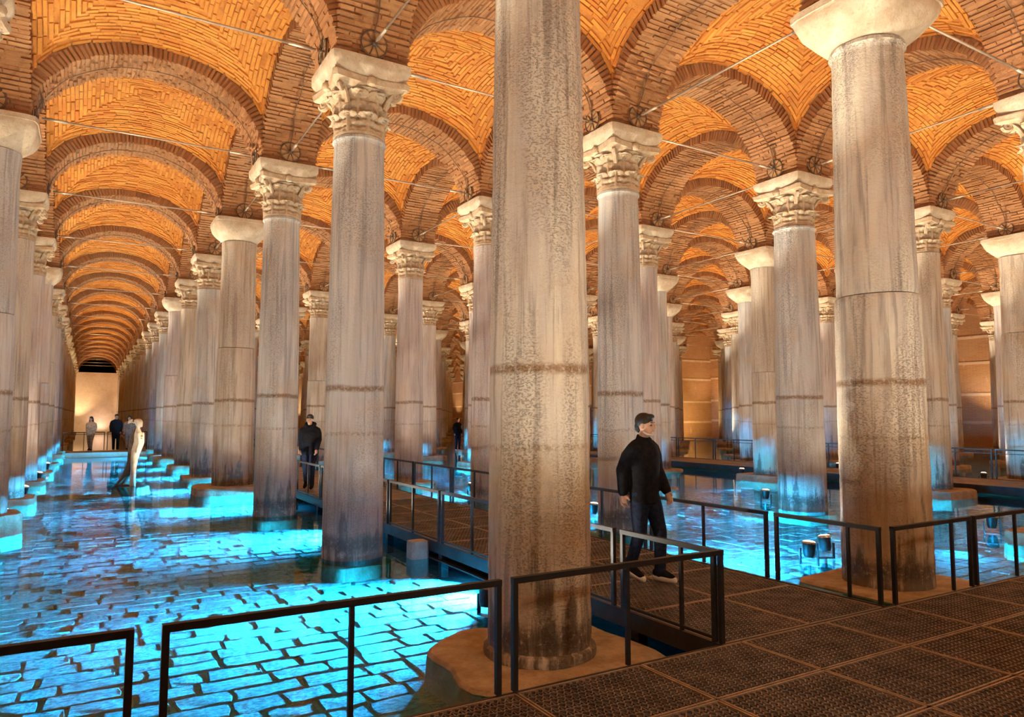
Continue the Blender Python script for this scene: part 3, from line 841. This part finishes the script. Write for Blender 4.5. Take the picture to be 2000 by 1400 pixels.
# a second lamp of the pair beside the broad column, and a few that light the shafts
flood(5.53, 1.34, .16, (6.6, 3.4, 8), 60, 'second black floodlight, dark side to the viewer, beside the broad column', 70)

# ================================================================== LIGHT BARS UNDER THE WATER (cyan) along both edges of the walkway
def lightbar(x, y, sx, watt, ly=1.5, sp=70, tilt=.12, far=0, fc=38, fy=0.0):
    L = bpy.data.lights.new('light_bar', 'AREA'); L.shape = 'RECTANGLE'; L.size = ly; L.size_y = .03; L.energy = watt; L.color = CYAN_COL; L.spread = math.radians(sp)
    o = bpy.data.objects.new('underwater_light', L); COL.objects.link(o); o.location = (x, y, WATER_Z - .04)
    d = Vector((sx, 0, -tilt)).normalized(); o.rotation_mode = 'QUATERNION'
    if far:
        S = bpy.data.lights.new('light_bar_beam', 'SPOT'); S.energy = far; S.color = CYAN_COL; S.spot_size = math.radians(fc); S.spot_blend = .7; S.shadow_soft_size = .03
        so = bpy.data.objects.new('underwater_beam', S); COL.objects.link(so); so.location = (x, y, WATER_Z - .022)
        so.rotation_mode = 'QUATERNION'; so.rotation_quaternion = Vector((sx * 4.5, fy, -.2)).to_track_quat('-Z', 'Y')
    z = -d; xv = Vector((0, 1, 0)); yv = z.cross(xv); o.rotation_quaternion = Matrix((xv, yv, z)).transposed().to_quaternion()
for k in range(0, 8):
    y = 3.0 + G * k
    lightbar(1.30, y, -1, CYAN_W, 1.2, far=CYAN_W * (14 if k == 0 else 6.5), fc=66 if k == 0 else 40, fy=-1.6 if k == 0 else 0)
    lightbar(2.60, y - .6, 1, CYAN_W, 1.4, far=CYAN_W * 4, fc=50)
for (x, y, s) in ((9.2, 5.4, -1), (9.0, 1.2, -1), (9.9, .9, 1), (13.4, 9.7, -1)):
    lightbar(x, y, s, 28, .5, 110)

# ================================================================== WALKWAYS
def grating(wx, wy, fine=True):
    b = MB(); e = .013
    for c, d in (((0, -wy / 2 + e / 2, -.015), (wx, e, .03)), ((0, wy / 2 - e / 2, -.015), (wx, e, .03)), ((-wx / 2 + e / 2, 0, -.015), (e, wy, .03)), ((wx / 2 - e / 2, 0, -.015), (e, wy, .03))):
        b.box(c, d, mi=1)
    if fine:
        cy, cx = .042, .026; nx = int((wx - 2 * e) / cx); x0 = -wx / 2 + e; cx = (wx - 2 * e) / nx
        ny = int((wy - 2 * e) / cy); cy = (wy - 2 * e) / ny; y0 = -wy / 2 + e; hw = .0055
        for j in range(ny + 1):
            base = len(b.v); yy = y0 + j * cy
            for i in range(nx + 1):
                s = .30 * cy * (1 if (i + j) % 2 else -1); x = x0 + i * cx; zt = -.003 - (.004 if (i % 2) else 0)
                b.v += [(x, yy + s - hw, zt), (x, yy + s + hw, zt), (x, yy + s + hw * .6, zt - .018), (x, yy + s - hw * .6, zt - .018)]
            for i in range(nx):
                a = base + 4 * i
                for q in ((0, 4, 5, 1), (1, 5, 6, 2), (3, 7, 4, 0)):
                    b.f.append(tuple(a + z for z in q)); b.tone.append(0); b.mi.append(0)
        for i in range(nx + 1):
            x = x0 + i * cx
            if i % 2 == 0: b.box((x, 0, -.014), (.006, wy - 2 * e, .012))
    else:
        b.box((0, 0, -.012), (wx - 2 * e, wy - 2 * e, .016))
    return b.mesh('grating_panel', [M['grate'], M['edge']])
GR_A = grating(.99, .70); GR_B = grating(1.0, .99); GR_F = grating(1.0, .99, False)
cw = thing('cross_walkway', 'brown metal grating walkway across the bottom right of the picture', 'walkway', (0, -1.12, DECK_Z))
for j in range(0, 7):
    for i in range(-8, 16):
        x = .6 + i * 1.0 - .5; y = -.355 - j * .715
        if x > 12: continue
        obj('grating_panel', GR_A, cw, (x + .5, y, 0))
b = MB(); b.box((3.1, -2.5, -.055), (17.5, 5.0, .03)); b.build('shade_sheet', M['shade_sheet'], cw)  # added dark sheet: shades the grating holes and blocks cyan light
b = MB(); b.box((3.1, .012, -.05), (17.5, .02, .10)); b.build('edge_beam', M['beam'], cw)
for q in range(9):
    b = MB(); b.box((-4.5 + 2.0 * q, -.3, -.25), (.1, .1, .42)); b.build('support_leg', M['beam'], cw)
mw = thing('long_walkway', 'dark grating walkway running away between the first two column rows', 'walkway', (1.95, -1.1, DECK_Z))
for j in range(0, 37):
    for i in (-1, 1):
        obj('grating_panel', GR_B if j < 10 else GR_F, mw, (i * .505, .42 - .02 + (j - 0) * 1.0 + (.1 if j else .08), 0) if j else (i * .505, .5, 0))
b = MB(); b.box((0, 18.5, -.055), (2.06, 37, .03)); b.build('shade_sheet', M['shade_sheet'], mw)  # same added sheet under the long walkway, standing for shade
for k in range(8):
    for s in (-1, 1):
        b = MB(); b.box((s * .78, 3.0 + G * k - (.6 if s > 0 else 0) + 1.1, WATER_Z + .005 - DECK_Z), (.62, 2.6, .012)); b.build('light_blocker', M['beam'], mw)  # added plates that cut off cyan light rising above the water
for s in (-1, 1):
    b = MB(); b.box((s * 1.04, 18.5, -.07), (.04, 37, .15)); b.build('edge_beam', M['beam'], mw)
    for q in range(10):
        b = MB(); b.box((s * .98, 1.0 + 2.0 * q, -.28), (.1, .1, .36)); b.build('support_leg', M['beam'], mw)

RH = .69; RT_ = .034
def rail_panel(x0, y0, x1, y1, label, mids=(.5,), cat='railing', h=RH, t=RT_, bottom=False, z=DECK_Z + .008, mid_rail=False):
    L = math.hypot(x1 - x0, y1 - y0); a = math.atan2(y1 - y0, x1 - x0)
    th = thing('railing', label, cat, (x0, y0, z), a, 'black metal railing panels')
    b = MB(); b.box((L / 2, 0, h - t * .55), (L, t * 1.25, t * 1.1)); b.build('top_rail', M['rail'], th)
    for u in (0 + t / 2 / L, 1 - t / 2 / L):
        b = MB(); b.box((u * L, 0, (h - t) / 2), (t, t, h - t)); b.build('post', M['rail'], th)
    for u in mids:
        b = MB(); b.box((u * L, 0, (h - t) / 2), (t * .8, t * .8, h - t)); b.build('post', M['rail'], th)
    if bottom:
        b = MB(); b.box((L / 2, 0, .03), (L - 2 * t, t * .6, t * .7)); b.build('bottom_rail', M['rail'], th)
    if mid_rail:
        b = MB(); b.box((L / 2, 0, h - .12), (L - 2 * t, t * .7, t * .6)); b.build('middle_rail', M['rail'], th)
    return th
YR = -1.105
rail_panel(-4.94, YR, -3.02, YR, 'black front railing panel cut off by the bottom left corner')
rail_panel(-2.90, YR, -1.0, YR, 'black front railing panel in front of the brightest blue water')
rail_panel(-.915, YR, .935, YR, 'black front railing panel crossing the thick pitted column')
rail_panel(3.12, YR, 4.46, YR, 'short black railing panel at the foot of the broad jointed column', (.74,))
rail_panel(4.52, YR, 6.4, YR, 'black railing panel running out of the picture on the right edge', (.44,))
XL, XR = .90, 3.0
segL = [(-1.07, .04), (.14, 1.98), (2.05, 3.80), (3.88, 5.72)] + [(5.80 + 1.92 * i, 7.64 + 1.92 * i) for i in range(12)]
segR = [(-1.07, .09), (.19, 2.03), (2.11, 3.95), (4.03, 5.87)] + [(5.95 + 1.92 * i, 7.79 + 1.92 * i) for i in range(12)]
for i, (a, c) in enumerate(segL):
    rail_panel(XL, a, XL, c, 'black railing panel on the left walkway edge, %s from the crossing' % ORD[i + 1], (.33,) if i == 0 else (.5,), bottom=True)
for i, (a, c) in enumerate(segR):
    rail_panel(XR, a, XR, c, 'black railing panel on the right walkway edge, %s from the crossing' % ORD[i + 1], (.28,) if i == 0 else (.5,))
# far walkways
fw_ = thing('far_walkway', 'pale lit far walkway crossing the blue aisle under the three visitors', 'walkway', (-2.4, 34.4, DECK_Z))
for i in (-1.1, 0, 1.1): obj('grating_panel', GR_F, fw_, (i, -.5, 0), None, (1.1, 1, 1)); obj('grating_panel', GR_F, fw_, (i, .5, 0), None, (1.1, 1, 1))
for s in (-1, 1):
    b = MB(); b.box((0, s * 1.03, -.11), (3.3, .06, .22)); b.build('edge_beam', M['plaster'], fw_)
rail_panel(-4.2, 35.4, -2.45, 35.4, 'dark far railing behind the three visitors, panel nearer the left column row', (.5,), mid_rail=True, h=.9)
rail_panel(-2.35, 35.4, -.6, 35.4, 'dark far railing behind the three visitors, panel nearer the walkway row', (.5,), mid_rail=True, h=.9)
sw = thing('side_walkway', 'dark distant walkway behind the third row of columns near the brick wall', 'walkway', (16.75, 3.0, DECK_Z))
for j in range(0, 24):
    for i in (-1, 1): obj('grating_panel', GR_F, sw, (i * .505, .5 + j, 0))
for s in (-1, 1):
    b = MB(); b.box((s * 1.04, 12, -.09), (.05, 24, .2)); b.build('edge_beam', M['beam'], sw)
for i in range(12):
    rail_panel(17.77, 3.05 + 2 * i, 17.77, 4.97 + 2 * i, 'thin dark railing panel of the distant side walkway, %s from the near end' % ORD[i + 1], (.5,), h=.80, t=.03, mid_rail=True)
b = MB()
b.rings([superring(.13, 6, -.22, 20), superring(.125, 6, .2, 20), superring(.12, 6, .25, 20), superring(.10, 6, .255, 20)])
ft = smooth_by_angle(b.mesh('footing_block', M['concrete']), 40)
o = obj('footing_block', ft, None, (.72, 4.2, -.05)); tag(o, 'small pale concrete block standing against the left walkway edge', 'concrete block')

# ================================================================== PEOPLE AND STATUE
TMP = bpy.data.scenes.new('workbench')      # scratch scene, removed again below
def remeshed(name, parts, m, voxel, smooth=6, parent=None):
    b = MB()
    for p in parts: b.v, b.f
    me = bpy.data.meshes.new('tmp'); mb = MB()
    for kind, data in parts:
        if kind == 'cap':
            pts, rs = data; pts = [Vector(p) for p in pts]
            # rounded ends
            d0 = (pts[0] - pts[1]).normalized(); d1 = (pts[-1] - pts[-2]).normalized()
            P = [pts[0] + d0 * rs[0] * .92, pts[0] + d0 * rs[0] * .6] + pts + [pts[-1] + d1 * rs[-1] * .6, pts[-1] + d1 * rs[-1] * .92]
            R = [rs[0] * .35, rs[0] * .8] + list(rs) + [rs[-1] * .8, rs[-1] * .35]
            mb.tube(P, R, 14)
        elif kind == 'loft':
            rr = []
            for (cx, cy, cz, rx, ry, rot) in data:
                ca, sa = math.cos(rot), math.sin(rot)
                rr.append([(cx + rx * math.cos(a) * ca - ry * math.sin(a) * sa, cy + rx * math.cos(a) * sa + ry * math.sin(a) * ca, cz) for a in (2 * PI * j / 24 for j in range(24))])
            mb.rings(rr)
        elif kind == 'ell':
            (cx, cy, cz), (rx, ry, rz_) = data; rr = []
            for i in range(1, 14):
                a = -PI / 2 + PI * i / 14
                rr.append([(cx + rx * math.cos(a) * math.cos(q), cy + ry * math.cos(a) * math.sin(q), cz + rz_ * math.sin(a)) for q in (2 * PI * j / 22 for j in range(22))])
            mb.rings(rr)
    me = mb.mesh('tmp', m); o = bpy.data.objects.new('tmp', me); TMP.collection.objects.link(o)
    md = o.modifiers.new('r', 'REMESH'); md.mode = 'VOXEL'; md.voxel_size = voxel; md.use_smooth_shade = True
    if smooth:
        ms = o.modifiers.new('s', 'SMOOTH'); ms.factor = .5; ms.iterations = smooth
    with bpy.context.temp_override(scene=TMP, view_layer=TMP.view_layers[0]): dg = bpy.context.evaluated_depsgraph_get(); dg.update()
    out = bpy.data.meshes.new_from_object(o.evaluated_get(dg)); out.name = name
    bpy.data.objects.remove(o); out.materials.clear(); out.materials.append(m)
    out.polygons.foreach_set('use_smooth', [True] * len(out.polygons))
    return obj(name, out, parent)
def lerp(a, b, t): return tuple(x + (y - x) * t for x, y in zip(a, b))
def hand(wr, d, side, palm_n, curl=.5, s=1.0):
    """palm and five fingers from the wrist along direction d; palm_n is the palm's facing"""
    wr = Vector(wr); d = Vector(d).normalized(); n = Vector(palm_n).normalized(); w = d.cross(n).normalized() * side
    P = [('cap', ([wr, wr + d * .045 * s, wr + d * .085 * s], [.026 * s, .033 * s, .033 * s])), ('cap', ([wr + d * .05 * s + w * .02 * s, wr + d * .085 * s + w * .022 * s], [.022 * s, .02 * s])), ('cap', ([wr + d * .05 * s - w * .02 * s, wr + d * .085 * s - w * .025 * s], [.022 * s, .018 * s]))]
    for i, (o, ln) in enumerate(((.033, .070), (.011, .080), (-.012, .074), (-.034, .058))):
        b0 = wr + d * .088 * s + w * o * s; d1 = (d + n * curl * .5 + w * o * 2).normalized(); d2 = (d + n * curl * 1.5).normalized()
        b1 = b0 + d1 * ln * .5 * s; b2 = b1 + d2 * ln * .5 * s
        P.append(('cap', ([b0, b1, b2], [.0105 * s, .0095 * s, .008 * s])))
    t0 = wr + d * .03 * s + w * .03 * s; t1 = t0 + (d * .6 + w * .8 + n * .3).normalized() * .035 * s; t2 = t1 + (d * .9 + w * .25 + n * .4).normalized() * .03 * s
    P.append(('cap', ([t0, t1, t2], [.014 * s, .0115 * s, .009 * s])))
    return P
def head_parts(c, yaw_, tilt=0.0):
    """c: centre of the head; faces +y before yaw"""
    def R(x, y, z): return (c[0] + x * math.cos(yaw_) - y * math.sin(yaw_), c[1] + x * math.sin(yaw_) + y * math.cos(yaw_), c[2] + z)
    P = [('ell', (R(0, -.012, .025), (.076, .095, .098))), ('ell', (R(0, .022, -.045), (.058, .066, .075))), ('ell', (R(0, .055, -.092), (.028, .028, .022))),
         ('cap', ([R(0, .088, .012), R(0, .106, -.022)], [.010, .015])), ('cap', ([R(-.035, .082, .028), R(.035, .082, .028)], [.012, .012])),
         ('ell', (R(-.078, -.005, -.005), (.012, .02, .032))), ('ell', (R(.078, -.005, -.005), (.012, .02, .032))),
         ('cap', ([R(-.02, .083, -.058), R(.02, .083, -.058)], [.011, .011]))]
    return P, R
def person(label, loc, rz, H=1.72, jacket='black_cloth', legs='navy_cloth', pose='walk', hood=False, hairlen=0.0, detail=True, headyaw=0.0, skirt=False, shoes=True):
    s = H / 1.75; vx = .0075 if detail else .014
    st = {'walk': .13, 'stand': .03, 'step': .10}[pose]
    hipz, shz = .93, 1.43
    RFt, LFt = (.085, -st, .0), (-.085, st, .0)
    def knee(f, fwd): return (f[0] * 1.05, f[1] * .5 + fwd, .50)
    rk, lk = knee(RFt, .06 if st > .05 else .02), knee(LFt, .07 if st > .05 else .02)
    rl = .07 if pose != 'stand' else 0.0                 # rear heel lift
    ra, la = (RFt[0], RFt[1], .10 + rl * .8), (LFt[0], LFt[1], .09)
    hp = [(.09, 0, hipz), (-.09, 0, hipz)]
    sh = [(.185, -.01, shz), (-.185, -.01, shz)]
    sw = .20 if pose == 'walk' else (.10 if pose == 'step' else .03)
    el = [(.225, -.06 * (sw / .2) - .06, 1.16), (-.215, .06 * (sw / .2) - .04, 1.16)]
    wr = [(.22, -.02 - sw * .5 if pose != 'stand' else .05, .92), (-.19, .10 + sw * .3 if pose != 'stand' else .08, .93)]
    hc = (0, .03, 1.635)
    hp_parts, RR = head_parts(hc, headyaw)
    body = hp_parts + [('cap', ([(0, -.01, 1.42), (0, .0, 1.50), (0, .012, 1.57)], [.062, .055, .055])),
            ('loft', [(0, 0, .84, .13, .09, 0), (0, 0, .95, .155, .10, 0), (0, .005, 1.10, .135, .09, 0), (0, .0, 1.28, .165, .105, 0), (0, -.01, 1.38, .14, .08, 0), (0, -.01, 1.44, .07, .055, 0)])]
    for i, (k_, a_) in enumerate(((rk, ra), (lk, la))):
        body.append(('cap', ([hp[i], k_, a_], [.082, .05, .036])))
        f = (RFt, LFt)[i]; body.append(('cap', ([(a_[0], a_[1] - .03, a_[2] - .04), (a_[0], a_[1] + .10, .04)], [.035, .028])))
        body.append(('cap', ([(sh[i][0] * .92, sh[i][1], sh[i][2] - .035), el[i], wr[i]], [.045, .038, .028])))
        d = Vector(wr[i]) - Vector(el[i]); side = 1 if i == 0 else -1
        if detail: body += hand(wr[i], (d.normalized() + Vector((0, .1, -.5))).normalized(), side, (-1 if i == 0 else 1, 0, 0), .6)
        else: body.append(('cap', ([wr[i], Vector(wr[i]) + d.normalized() * .12], [.03, .026])))
    root = remeshed('person', body, M['skin'], vx, 5 if detail else 3)
    # jacket
    jk = [('loft', [(0, .0, .80, .185, .135, 0), (0, .0, .86, .19, .14, 0), (0, .0, 1.02, .185, .135, 0), (0, .005, 1.18, .20, .15, 0), (0, .0, 1.32, .215, .15, 0), (0, -.01, 1.42, .20, .12, 0), (0, -.01, 1.475, .10, .085, 0), (0, 0, 1.51, .078, .075, 0)])]
    for i in range(2):
        w2 = lerp(el[i], wr[i], .95); jk.append(('cap', ([(sh[i][0] * .55, sh[i][1], sh[i][2] - .015), (sh[i][0] * .98, sh[i][1], sh[i][2] - .055), lerp(sh[i], el[i], .45), el[i], w2], [.085, .082, .080, .072, .056])))
    if hood: jk += [('cap', ([(-.09, .03, 1.50), (-.10, -.06, 1.53), (0, -.11, 1.55), (.10, -.06, 1.53), (.09, .03, 1.50)], [.045, .055, .06, .055, .045])), ('cap', ([(-.03, .09, 1.44), (-.07, .06, 1.50)], [.03, .035])), ('cap', ([(.03, .09, 1.44), (.07, .06, 1.50)], [.03, .035]))]
    else: jk += [('cap', ([(-.06, .045, 1.49), (-.075, -.02, 1.515), (0, -.07, 1.525), (.075, -.02, 1.515), (.06, .045, 1.49)], [.022] * 5))]
    remeshed('jacket', jk, M[jacket], .014, 4, root)
    # trousers
    tr = [('loft', [(0, 0, .78, .15, .115, 0), (0, 0, .88, .175, .125, 0), (0, 0, .98, .165, .12, 0)])]
    for i, (k_, a_) in enumerate(((rk, ra), (lk, la))): tr.append(('cap', ([hp[i], lerp(hp[i], k_, .4), k_, lerp(k_, a_, .5), (a_[0], a_[1], a_[2] - .01)], [.10, .098, .074, .066, .060])))
    if skirt: tr.append(('loft', [(0, 0, .42, .21, .19, 0), (0, 0, .7, .19, .15, 0), (0, 0, .95, .165, .12, 0)]))
    remeshed('trousers', tr, M[legs], .013, 3, root)
    for i, (a_, lift) in enumerate(((ra, rl), (la, 0))):
        toe = .025; hl = lift
        so = [('cap', ([(a_[0], a_[1] - .055, .03 + hl), (a_[0], a_[1] + .06, .028 + hl * .35), (a_[0] * 1.1, a_[1] + .165, .022)], [.040, .042, .036]))]
        up_ = [('cap', ([(a_[0], a_[1] - .045, .075 + hl), (a_[0], a_[1] + .04, .075 + hl * .4), (a_[0] * 1.1, a_[1] + .145, .045)], [.048, .046, .035])), ('cap', ([(a_[0], a_[1] - .01, .09 + hl), (a_[0], a_[1] - .01, .13 + hl)], [.05, .048]))]
        sh_ = remeshed('shoe', up_, M['black_cloth'], .010, 3, root)
        remeshed('sole', so, M['white_rubber'], .010, 2, sh_)
    # hair
    hr = [('ell', (RR(0, -.022, .052), (.086, .104, .092))), ('ell', (RR(0, .052, .098), (.062, .045, .032))), ('ell', (RR(0, -.07, -.01), (.07, .05, .07)))]
    if hairlen: hr += [('cap', ([RR(0, -.07, .02), RR(0, -.10, -.1), RR(0, -.10, -.1 - hairlen)], [.08, .085, .05])), ('cap', ([RR(.07, -.02, .03), RR(.085, -.02, -.12)], [.035, .03])), ('cap', ([RR(-.07, -.02, .03), RR(-.085, -.02, -.12)], [.035, .03]))]
    # keep the face free: cut by lifting the front of the cap
    remeshed('hair', hr, M['hair'], .010, 2, root)
    if detail:
        for sx in (-1, 1):
            b = MB(); b.lathe([(.0, -.009), (.009, -.006), (.011, 0), (.009, .006), (0, .009)], 10, RR(sx * .031, .0815, .004), False); b.build('eye', M['eye'], root, True)
            b = MB(); b.tube([RR(sx * .015, .093, .034), RR(sx * .046, .082, .033)], .005, 6); b.build('eyebrow', M['hair'], root, True)
        b = MB(); b.tube([RR(-.02, .092, -.058), RR(0, .096, -.057), RR(.02, .092, -.058)], .0045, 6); b.build('mouth', M['lip'], root, True)
    tag(root, label, 'person'); root.location = (loc[0], loc[1], loc[2] + .012); root.rotation_euler = (0, 0, rz); root.scale = (s, s, s)
    return root
m1 = person('person in black jacket and dark jeans walking along the near walkway', (1.80, .76, DECK_Z + .005), PI + .25, 1.70, pose='walk', headyaw=.15)
b = MB(); b.tube([(.086, .05, 1.575), (.06, .085, 1.545), (0, .115, 1.535), (-.06, .085, 1.545), (-.086, .05, 1.575)], .012, 8); o = b.build('chin_mask', M['white_rubber'], m1, True); tag(o, 'white mask strap under the chin')
m2 = person('person in black hooded jacket walking down the walkway between two columns', (1.30, 12.0, DECK_Z + .005), PI - .45, 1.70, pose='step', hood=True)
# white soled shoes only on the near walker: the others have dark soles
for ch in m2.children_recursive:
    if ch.name.startswith('sole'): ch.data.materials[0] = M['black_cloth']
fp = [('person in cream coat with long hair on the far walkway', (-3.05, 34.6), 2.7, 1.62, 'cream_cloth', 'grey_cloth', .22, 'step'),
      ('person in black coat standing in the middle on the far walkway', (-2.0, 34.7), PI, 1.74, 'black_cloth', 'black_cloth', 0.0, 'stand'),
      ('person in brown grey coat beside the black coat on the far walkway', (-1.45, 34.5), 2.9, 1.66, 'grey_cloth', 'grey_cloth', .18, 'stand')]
for lab, (x, y), rz, H, jc, lg, hl, ps in fp: person(lab, (x, y, DECK_Z + .005), rz, H, jc, lg, ps, False, hl, False)
person('distant dark dressed person beyond the columns right of the walkway', (14.3, 30.4, DECK_Z - .2), PI, 1.75, 'black_cloth', 'navy_cloth', 'stand', False, 0, False)
# statue: slender draped figure wading in the water
sx, sy = -2.13, 17.53
stt = remeshed('statue', [('cap', ([(.03, 0, -.2), (.02, 0, .15), (.04, 0, .45), (.07, 0, .70), (.10, 0, .95), (.14, 0, 1.18), (.15, 0, 1.38), (.13, 0, 1.50)], [.05, .055, .06, .095, .115, .10, .105, .06])),
     ('cap', ([(.12, -.05, -.2), (.09, -.05, .2), (.08, -.03, .55), (.08, 0, .8)], [.045, .05, .065, .09])),
     ('cap', ([(.13, 0, 1.5), (.14, 0, 1.6)], [.045, .045])), ('ell', ((.15, 0, 1.68), (.095, .10, .11))), ('ell', ((.21, 0, 1.62), (.04, .045, .05))),
     ('cap', ([(.20, -.12, 1.40), (.24, -.14, 1.15), (.18, -.13, .92)], [.045, .04, .03])), ('cap', ([(.20, .12, 1.40), (.20, .15, 1.15), (.14, .15, .92)], [.045, .04, .03])),
     ('ell', ((.27, -.04, 1.30), (.035, .04, .05))), ('ell', ((.12, 0, 1.74), (.10, .10, .06)))], M['statue'], .014, 3)
tag(stt, 'slender pale statue of a draped figure standing in the blue water', 'statue')
remeshed('drapery', [('cap', ([(.06, .05, 1.50), (-.01, .05, 1.25), (-.04, .05, .95), (-.05, .05, .60), (-.12, .05, .3), (-.26, .05, .0)], [.05, .09, .09, .085, .07, .05])),
     ('cap', ([(-.04, .0, .7), (-.16, -.02, .3), (-.36, -.03, .02)], [.06, .06, .04])), ('cap', ([(-.36, 0, .02), (-.1, .05, .0), (.05, .05, .0)], [.04, .05, .04]))], M['statue_dark'], .014, 3, stt)
remeshed('flower', [('ell', ((-.08, 0, 1.72), (.05, .05, .04))), ('cap', ([(-.12, 0, 1.69), (-.04, 0, 1.76)], [.025, .03])), ('cap', ([(-.05, 0, 1.71), (.06, 0, 1.68)], [.018, .02]))], M['statue'], .010, 2, stt)
stt.location = (sx, sy, WATER_Z - .02); stt.rotation_euler = (0, 0, -.5); stt.scale = (1.04,) * 3
b = MB(); b.rings([superring(.42, 3, -.22, 24), superring(.40, 3, 0, 24), superring(.3, 3, .01, 24)])
o = b.build('statue_base', M['plinth'], stt)
bpy.data.scenes.remove(TMP)
